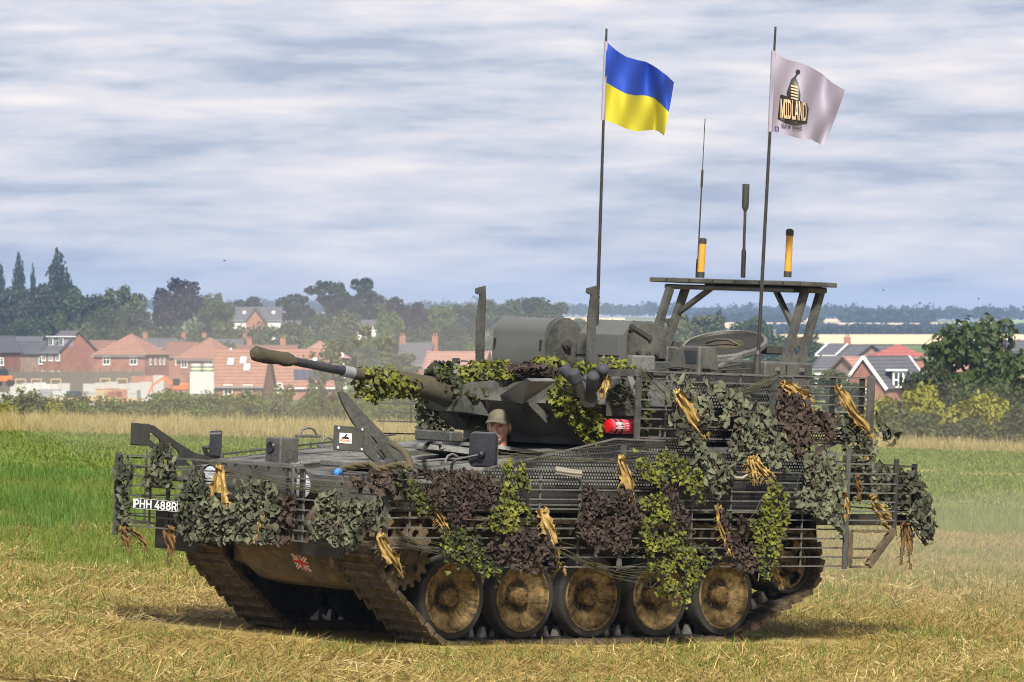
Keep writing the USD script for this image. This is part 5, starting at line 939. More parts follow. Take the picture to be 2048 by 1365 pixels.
# number plate, national decal
a, b = A(267, 995, u=FU + .05), A(357, 1028, u=FU + .05)
pl = P_('number_plate', cbox((FU + .045, a[1], b[2] + .01), (FU + .054, b[1], a[2] - .002), .003), 'plate_black')
pw, ph = b[1] - a[1], a[2] - b[2] - .012; z0 = b[2] + .01
P_('plate_border', cat(*[cbox((FU + .0545, a[1] + y0 * pw, z0 + z_0 * ph), (FU + .0555, a[1] + y1 * pw, z0 + z_1 * ph), .0003) for y0, y1, z_0, z_1 in ((.01, .99, .03, .06), (.01, .99, .94, .97), (.01, .022, .06, .94), (.978, .99, .06, .94))]), 'decal_white', False, pl)
P_('plate_lettering', lettering('PHH 488R', ph * .72, pw * .93, (FU + .0545, a[1] + .035 * pw, z0 + .14 * ph), (0, 1, 0), (0, 0, 1), (1, 0, 0)), 'decal_white', False, pl)
fc = A(604, 1126, u=2.02); fw, fh = .155, .115; tl = .12
fx, fy = np.array([0, math.cos(tl), -math.sin(tl)]), np.array([-.35, math.sin(tl) * .9, math.cos(tl) * .93]); fx, fy = fx / np.linalg.norm(fx), fy / np.linalg.norm(fy); fn = np.cross(fx, fy); fn = fn if fn[0] > 0 else -fn
def onnose(p):
    """Lays drawn points on the curved nose plate."""
    uw = np.array(prof); zs = np.interp(p[:, 2], uw[:, 1], uw[:, 0]); v = p[:, 1]; return zs - .24 * np.maximum(0, np.abs(v) / .645 - .55) ** 2 / .2
def decal(poly, mat, lift, name, parent):
    ms = []
    for g in getattr(poly, 'geoms', [poly]):
        m = trimesh.creation.extrude_polygon(g, .001, engine='earcut'); m = m.subdivide(); v = np.asarray(m.vertices); W = fc + v[:, :1] * fx + v[:, 1:2] * fy; W[:, 0] = onnose(W) + lift + v[:, 2]
        ms.append(trimesh.Trimesh(W, m.faces, process=False))
    return P_(name, cat(*ms), mat, False, parent)
R0 = Polygon([(-fw / 2, -fh / 2), (fw / 2, -fh / 2), (fw / 2, fh / 2), (-fw / 2, fh / 2)]); X1 = unary_union([LineString([(-fw / 2, -fh / 2), (fw / 2, fh / 2)]), LineString([(-fw / 2, fh / 2), (fw / 2, -fh / 2)])]); CR = unary_union([LineString([(-fw / 2, 0), (fw / 2, 0)]), LineString([(0, -fh / 2), (0, fh / 2)])])
white = unary_union([X1.buffer(.013), CR.buffer(.019)]).intersection(R0); red = CR.buffer(.012).intersection(R0).union(X1.buffer(.0038).intersection(R0)).buffer(0)
npath = V + '/nose_plate'
d0 = decal(white, 'decal_white', .004, 'flag_decal_white', npath); decal(red, 'decal_red', .006, 'flag_decal_red', npath)

# ------------------------------------------------------------------ camouflage nets: cut cloth on cords
GG = [(0.1, (0.04, 0.044, 0.025)), (0.28, (0.17, 0.178, 0.108)), (0.48, (0.33, 0.33, 0.215)), (0.72, (0.52, 0.50, 0.36)), (0.92, (0.50, 0.40, 0.29))]
leafy('net_grey_green', GG, .12, .75); leafy('net_dark_green', [(p_, tuple(np.array(c_) * .5)) for p_, c_ in GG], .12, .75)
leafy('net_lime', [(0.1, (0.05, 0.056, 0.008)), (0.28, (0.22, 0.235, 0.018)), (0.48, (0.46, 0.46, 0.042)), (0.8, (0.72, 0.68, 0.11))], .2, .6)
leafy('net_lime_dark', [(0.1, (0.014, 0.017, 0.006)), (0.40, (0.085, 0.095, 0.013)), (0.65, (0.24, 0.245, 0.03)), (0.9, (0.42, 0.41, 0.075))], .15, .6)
leafy('net_brown', [(0.1, (0.014, 0.009, 0.007)), (0.38, (0.085, 0.055, 0.040)), (0.65, (0.20, 0.135, 0.098)), (0.92, (0.38, 0.275, 0.21))], .1, .75)
leafy('net_tan_brown', [(0.1, (0.03, 0.02, 0.014)), (0.45, (0.10, 0.068, 0.048)), (0.75, (0.16, 0.115, 0.085)), (0.95, (0.21, 0.16, 0.12))], .1, .75)
simple('net_cord', (.045, .042, .022), .9, var=.3)
NK = {'G': ('net_grey_green', .031), 'D': ('net_dark_green', .030), 'L': ('net_lime', .0215), 'K': ('net_lime_dark', .0225), 'B': ('net_brown', .0225), 'T': ('net_tan_brown', .034)}
MIX = {'G': ('T', .12), 'D': ('G', .22), 'L': ('K', .28), 'K': ('L', .22), 'B': ('T', .20), 'T': ('B', .22)}
def scrim(P, N, size, seed, tilt=.55, soft=False):
    """Ragged curled pieces of cloth at the points P facing along N."""
    r = np.random.default_rng(seed); V_, F_ = [], []
    for p, n in zip(P, N):
        n = n + r.normal(0, tilt, 3) + np.array([0, 0, .38]); n /= np.linalg.norm(n); x = np.cross(n, r.normal(size=3)) if not soft else np.array([r.normal(0, .55), r.normal(0, .55), -1.0]); x = x - n * (x @ n); x /= np.linalg.norm(x); y = np.cross(n, x); b = len(V_); m = int(r.integers(7, 10)); s = size * r.uniform(.6, 1.35) * (1.22 if soft else 1); el = r.uniform(.6, 1.0) if not soft else r.uniform(.38, .75)
        V_.append(p + n * s * .10); ph, am = r.uniform(0, 6.28), r.uniform(.12, .38) * (1.5 if soft else 1)
        for k in range(m):
            t = 2 * math.pi * (k + r.uniform(-.2, .2)) / m; q = s * ((r.uniform(.85, 1.2) if k % 2 else r.uniform(.48, .8)) if not soft else (r.uniform(.8, 1.25) if k % 3 else r.uniform(.55, .95))); V_.append(p + x * q * math.cos(t) + y * q * el * math.sin(t) + n * s * am * math.cos(2 * t + ph))
        for k in range(m): F_.append((b, b + 1 + k, b + 1 + (k + 1) % m))
    return trimesh.Trimesh(np.array(V_), np.array(F_), process=False)
def in_poly(pg, dens, seed):
    """Points scattered evenly through a polygon drawn on the photograph (dens: square pixels for each)."""
    r = np.random.default_rng(seed); x0, y0, x1, y1 = pg.bounds; n = int((x1 - x0) * (y1 - y0) / dens); q = np.stack([r.uniform(x0, x1, n), r.uniform(y0, y1, n)], 1)
    import shapely
    return q[shapely.contains_xy(pg, q[:, 0], q[:, 1])]
def net(label, patches, seed, dens=1.0):
    """patches: (outline in pixels, 'u' or 'v' plane, value, kind)."""
    allp, parts_ = [], []
    for j, (poly, ax, val, kd) in enumerate(patches):
        mat, size = NK[kd]; pg = Polygon(poly).buffer(0); q = in_poly(pg, (size * 250) ** 2 * .60 / dens, seed * 31 + j); r = np.random.default_rng(seed + j)
        keep = meshkit.fbm(np.stack([q[:, 0] * .045, q[:, 1] * .045, np.full(len(q), seed * 1.7)], -1), 2, seed) > .40; q = q[keep]; q = q + r.normal(0, 3.2, q.shape); dr = r.uniform(0, 1, len(q)) < .10; q[dr, 1] += r.exponential(9, dr.sum())
        off = r.uniform(0.004, .030, len(q)) + .045 * (meshkit.noise(np.stack([q[:, 0] * .03, q[:, 1] * .012, np.full(len(q), seed * 3.1)], -1), 5))
        P = np.array([A(px, py, **{ax: val + o * (1 if val > -9 else -1)}) for (px, py), o in zip(q, off)])
        n = np.array([1.0, 0, 0]) if ax == 'u' else np.array([0, 1.0, 0]); allp.append(P); k2, fr_ = MIX[kd]; sel = r.uniform(0, 1, len(P)) < fr_
        for w_, m2 in ((~sel, mat), (sel, NK[k2][0])):
            if w_.sum(): parts_.append((P[w_], np.repeat(n[None], w_.sum(), 0), size, m2, seed * 7 + j + (m2 != mat) * 997))
        # cords
        qs = np.array(pg.exterior.coords); cs = []
        for i in range(len(qs) - 1):
            a, b = A(*qs[i], **{ax: val + .01}), A(*qs[i + 1], **{ax: val + .01}); mid = (a + b) / 2 - (0, 0, .02); cs.append(tube([a, mid, b], .0025, 4, False))
        for i in range(max(3, int(pg.area / 900))):
            a, b = qs[r.integers(len(qs))], qs[r.integers(len(qs))]
            if np.hypot(*(a - b)) > 8: a, b = A(*a, **{ax: val + .012}), A(*b, **{ax: val + .012}); cs.append(tube([a, (a + b) / 2 - (0, 0, .015), b], .002, 3, False))
        parts_.append(cs)
    base = np.vstack(allp).mean(0); T = VThing('camouflage_net', label, 'camouflage net', base, 'camouflage nets on the vehicle')
    for it in parts_:
        if isinstance(it, list): T.part('net_cord', cat(*it), m_['net_cord'], kind='stuff')
        else: P, N, size, mat, sd_ = it; T.part('scrim', scrim(P, N, size, sd_, .42, mat not in ('net_lime', 'net_lime_dark')), m_[mat], True, kind='stuff')
    return T
f1 = FU + .01; s1 = SV + .02; t1 = 1.43
net('dark green net bunched round the far end of the front cage', [([(230, 930), (250, 924), (268, 935), (258, 990), (262, 1060), (248, 1092), (233, 1080), (238, 1000)], 'u', f1, 'D')], 1)
net('dark green net over the far left bracket and number plate top', [([(288, 925), (300, 905), (330, 892), (352, 925), (345, 968), (288, 972)], 'u', f1, 'D')], 2)
net('grey green net between the number plate and the left headlight strip', [([(362, 985), (376, 950), (398, 935), (412, 965), (424, 1000), (422, 1078), (358, 1082), (352, 1050)], 'u', f1, 'D'), ([(396, 960), (418, 1000), (440, 1010), (440, 1078), (388, 1080)], 'u', f1, 'G')], 3)
net('large grey green net across the middle of the front cage', [([(425, 1008), (472, 1012), (480, 990), (466, 962), (482, 962), (545, 968), (560, 985), (556, 1010), (548, 1082), (428, 1086)], 'u', f1, 'G')], 4, 1.15)
net('narrow tan brown net strip left of the right headlight', [([(556, 1000), (566, 985), (582, 972), (584, 1010), (578, 1086), (548, 1086), (552, 1040)], 'u', f1, 'T')], 5, 1.2)
net('grey green net with a smooth upper edge at the near end of the front cage', [([(642, 990), (660, 984), (690, 1010), (715, 998), (762, 1006), (766, 1040), (738, 1068), (712, 1092), (620, 1086), (622, 1040)], 'u', f1, 'G')], 6, 1.3)
net('tan brown net folded over the near front corner of the cage', [([(700, 962), (745, 940), (772, 944), (786, 968), (772, 990), (748, 978), (722, 980)], 'u', f1 + .01, 'T'), ([(772, 944), (800, 948), (822, 975), (800, 1000), (780, 985)], 'v', s1, 'T')], 7, 1.2)
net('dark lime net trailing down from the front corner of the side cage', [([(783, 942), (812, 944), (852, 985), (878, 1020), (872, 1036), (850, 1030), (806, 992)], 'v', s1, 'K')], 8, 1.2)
net('dark brown net patch at the front of the side cage', [([(828, 945), (905, 942), (962, 946), (1000, 965), (1000, 990), (958, 1012), (936, 1020), (928, 1056), (905, 1050), (872, 1012), (850, 985)], 'v', s1, 'B')], 9, 1.25)
net('lime leaf net hanging between the two brown patches of the side cage', [([(1008, 926), (1042, 918), (1056, 950), (1062, 1000), (1062, 1046), (1030, 1066), (985, 1058), (950, 1052), (985, 1030), (1005, 1000)], 'v', s1 + .02, 'L')], 10, 1.35)
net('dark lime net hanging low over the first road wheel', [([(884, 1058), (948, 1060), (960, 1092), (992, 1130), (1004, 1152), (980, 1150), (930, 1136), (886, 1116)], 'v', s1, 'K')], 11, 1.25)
net('brown net patch above the second road wheel', [([(976, 1088), (1010, 1068), (1056, 1060), (1092, 1062), (1106, 1096), (1116, 1112), (1092, 1142), (1040, 1138), (1004, 1112)], 'v', s1, 'B')], 12, 1.25)
net('wide brown net patch in the middle of the side cage', [([(1168, 972), (1186, 975), (1208, 992), (1232, 990), (1262, 980), (1290, 1002), (1278, 1050), (1278, 1104), (1240, 1108), (1196, 1100), (1152, 1064), (1158, 1030)], 'v', s1, 'B')], 13, 1.25)
net('long bright lime net falling from the side cage over the fourth road wheel', [([(1282, 1000), (1318, 984), (1336, 1020), (1356, 1062), (1392, 1090), (1412, 1110), (1404, 1150), (1376, 1206), (1352, 1210), (1302, 1176), (1296, 1120), (1284, 1060)], 'v', s1 + .03, 'L')], 14, 1.35)
net('bright lime net along the top rear of the lower side cage', [([(1254, 908), (1290, 896), (1334, 900), (1384, 930), (1408, 946), (1412, 1000), (1392, 1008), (1368, 968), (1334, 958), (1316, 972), (1282, 948)], 'v', s1 + .02, 'L')], 15, 1.3)
net('thin brown net strip beside the long bright lime net', [([(1312, 968), (1342, 962), (1372, 1020), (1392, 1066), (1366, 1070), (1342, 1020)], 'v', s1, 'B')], 16, 1.2)
net('grey green net running diagonally down from the upper cage', [([(1332, 786), (1352, 790), (1378, 860), (1424, 906), (1462, 936), (1462, 980), (1430, 990), (1398, 950), (1362, 880), (1334, 830)], 'v', SV + .035, 'D'), ([(1372, 868), (1424, 906), (1462, 936), (1448, 976), (1412, 950)], 'v', SV + .055, 'G')], 17, 1.25)
net('large grey green net draped below the perforated sheet of the upper cage', [([(1348, 752), (1372, 762), (1420, 770), (1462, 782), (1500, 792), (1492, 822), (1462, 838), (1442, 842), (1412, 852), (1396, 838), (1384, 796)], 'v', t1, 'G')], 18, 1.3)
net('grey green net in the middle of the upper cage, fanning out downwards', [([(1512, 800), (1524, 812), (1546, 850), (1584, 892), (1590, 916), (1520, 920), (1478, 914), (1456, 896), (1468, 850), (1490, 826)], 'v', t1 + .02, 'G')], 19, 1.35)
net('large brown net at the rear of the upper cage', [([(1560, 772), (1590, 790), (1612, 816), (1650, 830), (1684, 832), (1664, 868), (1640, 880), (1610, 914), (1588, 916), (1566, 870)], 'v', t1 + .03, 'T')], 20, 1.4)
net('dark green net on the rear corner post of the upper cage', [([(1682, 832), (1712, 842), (1738, 850), (1742, 900), (1738, 940), (1716, 990), (1698, 960), (1684, 900)], 'v', t1 - .06, 'D')], 21, 1.3)
net('grey green net hanging down the rear part of the side cage', [([(1612, 912), (1648, 896), (1676, 930), (1692, 980), (1690, 1058), (1664, 1050), (1628, 1024), (1588, 1004), (1596, 960)], 'v', s1 + .02, 'G')], 22, 1.4)
net('bright lime net on the side cage in front of the rear wheel', [([(1548, 962), (1574, 978), (1580, 1030), (1566, 1080), (1548, 1130), (1536, 1166), (1520, 1150), (1512, 1090), (1498, 1040), (1522, 1000)], 'v', s1 + .02, 'L')], 23, 1.35)
net('brown net beside the rear bright lime net above the fifth road wheel', [([(1442, 1018), (1474, 1026), (1502, 1050), (1520, 1106), (1506, 1146), (1482, 1142), (1456, 1096)], 'v', s1, 'B')], 24, 1.3)
net('dark ragged net hanging over the back of the rear basket', [([(1692, 940), (1748, 928), (1800, 940), (1812, 985), (1800, 1018), (1748, 990), (1704, 1000)], 'v', 1.10, 'D'), ([(1786, 950), (1836, 945), (1852, 990), (1870, 1030), (1866, 1086), (1846, 1086), (1820, 1040), (1806, 1010)], 'v', 1.24, 'K'), ([(1698, 935), (1760, 930), (1832, 948), (1858, 1006), (1864, 1078), (1838, 1070), (1806, 1008), (1752, 984), (1708, 990)], 'v', 1.30, 'D')], 25, 1.25)
net('dark strip of net trailing behind the upper rear corner', [([(1734, 815), (1752, 822), (1776, 856), (1796, 874), (1792, 890), (1772, 880), (1748, 858)], 'v', 1.30, 'D'), ([(1732, 850), (1750, 860), (1752, 915), (1736, 922)], 'v', 1.30, 'D')], 26, .9)
net('dark net low on the side cage beside the rear lime net', [([(1380, 1090), (1412, 1086), (1440, 1120), (1408, 1140)], 'v', s1, 'K')], 27, .8)
# loose cords of the nets strung along the upper and lower cage
for k_, (px_a, py_a, px_b, py_b, ax_v, sg, lb_) in enumerate([(1284, 742, 1352, 800, 1.44, 8, 'tangle of thin net cords at the front post of the upper cage'), (1440, 792, 1562, 762, 1.44, 6, 'thin net cords stretched up to the canopy leg burlap'), (1010, 915, 1236, 912, 1.50, 5, 'thin net cords stretched along the mesh of the lower cage'), (800, 1078, 1000, 1110, 1.50, 16, 'slack net cords hanging over the first road wheel'), (1120, 1100, 1300, 1150, 1.50, 20, 'slack net cords hanging over the third road wheel'), (420, 940, 700, 985, None, 8, 'thin net cords strung across the top of the front cage')]):
    r = np.random.default_rng(700 + k_); kw = dict(v=ax_v) if ax_v else dict(u=FU + .02); cs = []
    for q_ in range(9):
        a, b = A(px_a + r.normal(0, 8), py_a + r.normal(0, 7), **kw), A(px_b + r.normal(0, 22), py_b + r.normal(0, 12), **kw); t = np.linspace(0, 1, 9)[:, None]; cs.append(tube(a * (1 - t) + b * t - np.array([0, 0, 1]) * (t * (1 - t)) * r.uniform(.2, 1.5) * sg / 120, .0022, 4, False))
    T = VThing('net_cords', lb_, 'cord', a); T.part('cord', cat(*cs), m_['net_cord'], kind='stuff')
# nets on the turret and gun
def netpts(label, cloud, kd, seed, size=None, tilt=.7):
    r = np.random.default_rng(seed); P, N = [], []
    for c, rad, n in cloud:
        n = int(n * (1 if seed == 41 else 1.9))
        d = r.normal(size=(n, 3)); d /= np.linalg.norm(d, axis=1, keepdims=True); P.append(np.asarray(c) + d * np.asarray(rad) * r.uniform(.75, 1.1, (n, 1))); N.append(d + (0.1, .15, .2))
    P, N = np.vstack(P), np.vstack(N); T = VThing('camouflage_net', label, 'camouflage net', P.mean(0), 'camouflage nets on the vehicle'); T.part('scrim', scrim(P, N, size or NK[kd][1], seed, tilt), m_[NK[kd][0]], True, kind='stuff')
    T.part('net_cord', cat(*[tube([P[i], (P[i] + P[j]) / 2 - (0, 0, .03), P[j]], .002, 3, False) for i, j in zip(r.integers(len(P), size=40), r.integers(len(P), size=40)) if np.linalg.norm(P[i] - P[j]) < .35] + [tube([P[0], P[0] - (0, 0, .1)], .002, 3, False)]), m_['net_cord'], kind='stuff'); return T
gp_ = lambda t: g0 + gd * t
netpts('lime net wrapped round the middle of the gun barrel', [(gp_(t) + (0, 0, -.02 - .04 * (t > .75)), (.10, .10, .085 + .03 * (t > .7)), 120) for t in (.52, .62, .72, .82, .90)], 'L', 41, .025)
netpts('dark lime net hanging round the gun mantlet', [(A(x, y, v=vv), (.11, .10, .09), n) for x, y, vv, n in ((880, 750, .0, 40), (905, 775, .05, 55), (930, 795, .1, 60), (955, 785, .1, 55), (900, 800, -.1, 45), (945, 820, 0, 55), (975, 760, .1, 50), (960, 838, .05, 30), (860, 812, -.25, 40))], 'K', 42, .029)
netpts('lime net draped across the turret front below the sight hood', [(A(x, y, v=vv), (.12, .10, .05), n) for x, y, vv, n in ((905, 744, -.15, 40), (940, 750, -.05, 55), (975, 752, .1, 60), (1010, 748, .2, 55), (960, 735, -.25, 45), (1000, 735, -.1, 45), (930, 770, .05, 45))], 'L', 43, .025)
netpts('brown net rolled on the turret roof below the rounded sight hood', [(A(x, y, v=vv), (.10, .08, .04), n) for x, y, vv, n in ((1030, 742, .25, 50), (1060, 738, .35, 55), (1085, 740, .45, 50), (1105, 745, .5, 40))], 'B', 44, .026)
netpts('lime net on the turret roof between the sights and smoke tubes', [(A(x, y, v=vv), (.10, .09, .05), n) for x, y, vv, n in ((1090, 728, .35, 40), (1112, 730, .45, 40), (1135, 760, .7, 40), (1165, 735, .75, 30), (1220, 728, .9, 26), (1245, 733, .95, 22))], 'L', 45, .024)
netpts('bright lime net hanging down the turret side below the smoke tubes', [(A(x, y, v=vv), (.06, .05, .08), n) for x, y, vv, n in ((1112, 790, .78, 40), (1122, 815, .82, 26), (1150, 825, .98, 40), (1180, 812, 1.0, 42), (1168, 850, 1.0, 48), (1195, 852, 1.02, 44), (1185, 872, 1.02, 30), (1140, 800, .9, 30))], 'L', 46, .026)
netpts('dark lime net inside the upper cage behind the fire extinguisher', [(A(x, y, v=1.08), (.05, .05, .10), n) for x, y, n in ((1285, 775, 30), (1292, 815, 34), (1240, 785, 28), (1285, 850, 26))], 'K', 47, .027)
netpts('dark ragged net hanging from the far side cage below the gun', [(A(x, y, v=-1.38), (.07, .04, .07), n) for x, y, n in ((848, 838, 28), (866, 852, 26), (848, 862, 16), (905, 845, 14), (885, 838, 16))], 'D', 48, .028)

# ------------------------------------------------------------------ strips of burlap, webbing, rope
M('burlap', {'g': ('texture_coordinate', {}), 'w': ('wave_texture', {'scale': 42.0, 'bands_direction': 'z', 'distortion': 2.0}), 'w2': ('wave_texture', {'scale': 42.0, 'bands_direction': 'x', 'distortion': 2.0}), 'n': ('noise_texture', {'scale': 16.0, 'detail': 6.0, 'roughness': .7}),
    'r': ('rgb_ramp', {'ramp': [(.32, (.14, .088, .026)), (.5, (.32, .212, .068)), (.68, (.48, .345, .145))]}), 'a': ('math', {'math_type': 'add'}), 'b': ('bump', {'strength': .5, 'distance': .004}), 'p': ('principled_bsdf', {'roughness': .95, 'specular_ior_level': .1})},
  [('g.object', 'w.vector'), ('g.object', 'w2.vector'), ('g.object', 'n.vector'), ('n.fac', 'r.fac'), ('w.fac', 'a.value1'), ('w2.fac', 'a.value2'), ('a.value', 'b.height'), ('b.normal', 'p.normal'), ('r.color', 'p.base_color')])
simple('dark_burlap', (.13, .07, .018), .95, var=.3, scale=9)
def burlap(label, path, widths, ax, val, seed, mat='burlap', name='burlap_strip', fray=1.0):
    """A folded strip along the pixel path with its width in pixels at each point."""
    r = np.random.default_rng(seed); path = np.array(path, float); L = np.concatenate([[0], np.cumsum(np.hypot(*np.diff(path, axis=0).T))]); m = 16; t = np.linspace(0, L[-1], m)
    cx, cy, wd = np.interp(t, L, path[:, 0]), np.interp(t, L, path[:, 1]), np.interp(t, L, np.array(widths, float)); tx, ty = np.gradient(cx), np.gradient(cy); ln = np.hypot(tx, ty); nx, ny = -ty / ln, tx / ln; n = 13; ph = r.uniform(0, 6); P = np.zeros((m, n, 3))
    for i in range(m):
        for j in range(n):
            s = j / (n - 1) - .5; edge = r.normal(0, .08) if j in (0, n - 1) else 0; fold = (.011 if fray else .002) * math.cos(s * 13 + ph + i * .12) * min(1, wd[i] / 16) + (.008 if fray else 0) * math.sin(i * .9 + j); k = wd[i] * (s + edge * fray)
            P[i, j] = A(cx[i] + nx[i] * k, cy[i] + ny[i] * k, **{ax: val + .055 + fold - .02 * abs(s)})
    T = VThing(name, label, 'burlap strip' if 'burlap' in name else 'webbing strap', P[0, n // 2], 'burlap strips tied to the cage' if 'burlap' in name else None); d = np.array([1.0, 0, 0]) if ax == 'u' else np.array([0, 1.0, 0])
    def two(Q): g_ = grid_mesh(Q); b_ = grid_mesh(Q - d * .004); return [g_, trimesh.Trimesh(b_.vertices, np.asarray(b_.faces)[:, ::-1], process=False)]
    if fray:
        ms_, k = [], 0
        while k < n - 1:
            e = min(n - 1, k + int(r.integers(2, 5))); m1 = m if r.uniform() < .4 else int(r.integers(m - 4, m)); Q = P[:m1, k:e + 1].copy(); Q += d * r.uniform(-.008, .008); sway = r.normal(0, .006); Q += (np.linspace(0, 1, m1) ** 2)[:, None, None] * np.array([sway, sway, 0]); ms_ += two(Q); k = e
        T.part('cloth', cat(*ms_), m_[mat], True)
    else: T.part('cloth', cat(*two(P)), m_[mat], True)
    if fray:
        th = []
        for k in range(60):
            i = int(r.integers(4, m)); j = (0, n - 1)[int(r.integers(2))] if k % 2 else int(r.integers(n)); i = m - 1 if not k % 2 else i; p = P[i, j]; e = (P[i, j] - P[i, n // 2]) if k % 2 else (P[-1, j] - P[-3, j]); e = e / (np.linalg.norm(e) + 1e-9); l = r.uniform(.010, .038); q = p + e * l + r.normal(0, .008, 3) - (0, 0, l * .4); th.append(tube([p, (p + q) / 2 + (0, 0, .004), q], 0.0012, 3, False))
        T.part('frayed_threads', cat(*th), m_[mat], kind='stuff')
        if name == 'burlap_strip': T.part('knot', cat(*[tube([P[1, 1] + (0, 0, o_), P[1, n // 2] + d * .016 + (0, 0, o_ * .3), P[1, n - 2] + (0, 0, -o_)], .006, 6) for o_ in (-.008, .002, .010)]), m_[mat], True)
    return T
for i, (lb, pa, wd, ax, val, mt) in enumerate([
    ('wide pleated burlap strip hanging over the left headlight', [(438, 930), (437, 955), (434, 985), (434, 1006)], [12, 20, 38, 44], 'u', FU, 'burlap'),
    ('short yellow burlap strip in the middle of the front net', [(532, 1024), (524, 1045), (516, 1070)], [10, 18, 14], 'u', FU, 'burlap'),
    ('brown burlap rag hanging from the bottom of the front cage beside the far track', [(345, 1052), (338, 1072), (344, 1095), (338, 1118)], [18, 26, 18, 10], 'u', FU - .05, 'dark_burlap'),
    ('dark brown burlap rag at the lower far corner of the front cage', [(245, 1056), (252, 1075), (256, 1098)], [20, 24, 8], 'u', FU, 'dark_burlap'),
    ('thin brown rag tail right of the dark far corner rag', [(258, 1058), (276, 1072), (290, 1094)], [8, 12, 9], 'u', FU, 'dark_burlap'),
    ('narrow burlap strip on the brown net at the front of the side cage', [(866, 1000), (876, 1030), (894, 1064)], [13, 12, 15], 'v', SV, 'burlap'),
    ('frayed golden burlap strip at the near front corner below the cage', [(760, 1066), (766, 1092), (786, 1120), (800, 1144)], [12, 24, 26, 12], 'v', SV, 'burlap'),
    ('long folded burlap strip above the second road wheel', [(1082, 1018), (1094, 1045), (1106, 1080), (1112, 1100)], [24, 26, 24, 18], 'v', SV, 'burlap'),
    ('thin burlap tail below the long folded strip', [(1108, 1100), (1116, 1118), (1128, 1138)], [8, 6, 3], 'v', SV, 'burlap'),
    ('burlap strip knotted to the flat post of the side cage', [(1240, 910), (1246, 935), (1256, 965), (1260, 990)], [10, 18, 26, 12], 'v', SV, 'burlap'),
    ('thin hanging loop of burlap thread under the knotted strip', [(1264, 988), (1268, 1004), (1262, 1016)], [3, 3, 3], 'v', SV, 'burlap'),
    ('long yellow burlap strip slanting across the front of the upper cage', [(1350, 778), (1366, 805), (1384, 835), (1408, 870)], [10, 26, 24, 20], 'v', 1.47, 'burlap'),
    ('left tail of the forked burlap below the upper cage', [(1500, 912), (1503, 935), (1508, 958)], [16, 14, 14], 'v', SV, 'burlap'),
    ('right tail of the forked burlap below the upper cage', [(1508, 912), (1522, 938), (1538, 954)], [12, 14, 20], 'v', SV, 'burlap'),
    ('folded burlap strip at the canopy leg on the upper cage', [(1562, 766), (1582, 778), (1606, 796), (1624, 816)], [10, 26, 30, 24], 'v', 1.44, 'burlap'),
    ('longest burlap strip at the rear end of the upper cage', [(1674, 770), (1690, 798), (1710, 830), (1732, 852), (1742, 868)], [12, 22, 18, 20, 8], 'v', 1.42, 'burlap'),
    ('burlap strip hanging straight under the longest rear strip', [(1734, 872), (1734, 895), (1729, 922)], [12, 15, 18], 'v', 1.36, 'burlap'),
    ('narrow burlap strip half hidden by the grey green net at the rear', [(1688, 985), (1692, 1005), (1692, 1028)], [8, 11, 9], 'v', SV, 'burlap'),
    ('brownish burlap strip between the rear net and the rear basket', [(1714, 950), (1716, 970), (1718, 988)], [8, 8, 5], 'v', 1.45, 'dark_burlap'),
    ('burlap strip hanging from the rear basket', [(1746, 988), (1756, 1015), (1776, 1040), (1788, 1062)], [14, 20, 28, 16], 'v', 1.40, 'burlap'),
    ('narrow burlap strip above the fifth road wheel', [(1436, 1010), (1440, 1040), (1450, 1070), (1458, 1098)], [12, 13, 14, 10], 'v', SV, 'burlap'),
    ('burlap flap beside the smoke tubes on the turret', [(1210, 750), (1208, 768), (1206, 788)], [22, 24, 10], 'v', 1.00, 'burlap'),
    ('orange brown rag by the idler wheel', [(1546, 1128), (1552, 1148), (1560, 1168)], [12, 12, 8], 'v', 1.25, 'burlap'),
    ('left half of the dark ragged tail below the rear basket', [(1810, 1042), (1808, 1075), (1803, 1120)], [14, 10, 4], 'v', 1.25, 'dark_burlap'),
    ('right half of the dark ragged tail below the rear basket', [(1816, 1042), (1820, 1080), (1822, 1128)], [12, 12, 4], 'v', 1.25, 'dark_burlap')]):
    burlap(lb, pa, wd, ax, val, 300 + i, mt)
burlap('pale webbing strap tied across the mesh of the side cage', [(1112, 940), (1128, 943), (1146, 946), (1164, 948)], [14, 14, 14, 13], 'v', SV, 401, 'tan_webbing', 'webbing_strap', 0)
burlap('pale webbing strap hanging in a loop behind the rear nets', [(1462, 951), (1474, 957), (1486, 957), (1496, 950)], [7, 7, 7, 5], 'v', SV, 402, 'tan_webbing', 'webbing_strap', 0)
def rope(P, r):
    P = np.asarray(P, float); t = np.linspace(0, 1, 60); L = np.concatenate([[0], np.cumsum(np.linalg.norm(np.diff(P, axis=0), axis=1))]); L /= L[-1]; from scipy.interpolate import CubicSpline; C = CubicSpline(L, P)(t); out = []
    for k in range(3):
        a = t * 60 + 2 * math.pi * k / 3; T_ = np.gradient(C, axis=0); T_ /= np.linalg.norm(T_, axis=1, keepdims=True); X_ = np.cross(T_, [0, 0, 1.0]); X_ /= np.linalg.norm(X_, axis=1, keepdims=True); Y_ = np.cross(T_, X_); out.append(tube(C + (X_ * np.cos(a)[:, None] + Y_ * np.sin(a)[:, None]) * r * .55, r * .62, 6))
    return cat(*out)
simple('rope_fibre', (.065, .050, .018), .95, var=.3, scale=30)
rp = [A(676, 944, w=1.235), A(705, 934, w=1.26), A(736, 930, w=1.27), A(765, 938, w=1.27), A(800, 930, w=1.29), A(820, 938, w=1.28), A(816, 915, w=1.33), A(796, 895, w=1.37), A(784, 888, w=1.38)]
T = VThing('tow_rope', 'thick brown twisted rope lying over the front deck with a blue end', 'rope', rp[3]); T.part('strands', rope(rp, .021), m_['rope_fibre'], True)
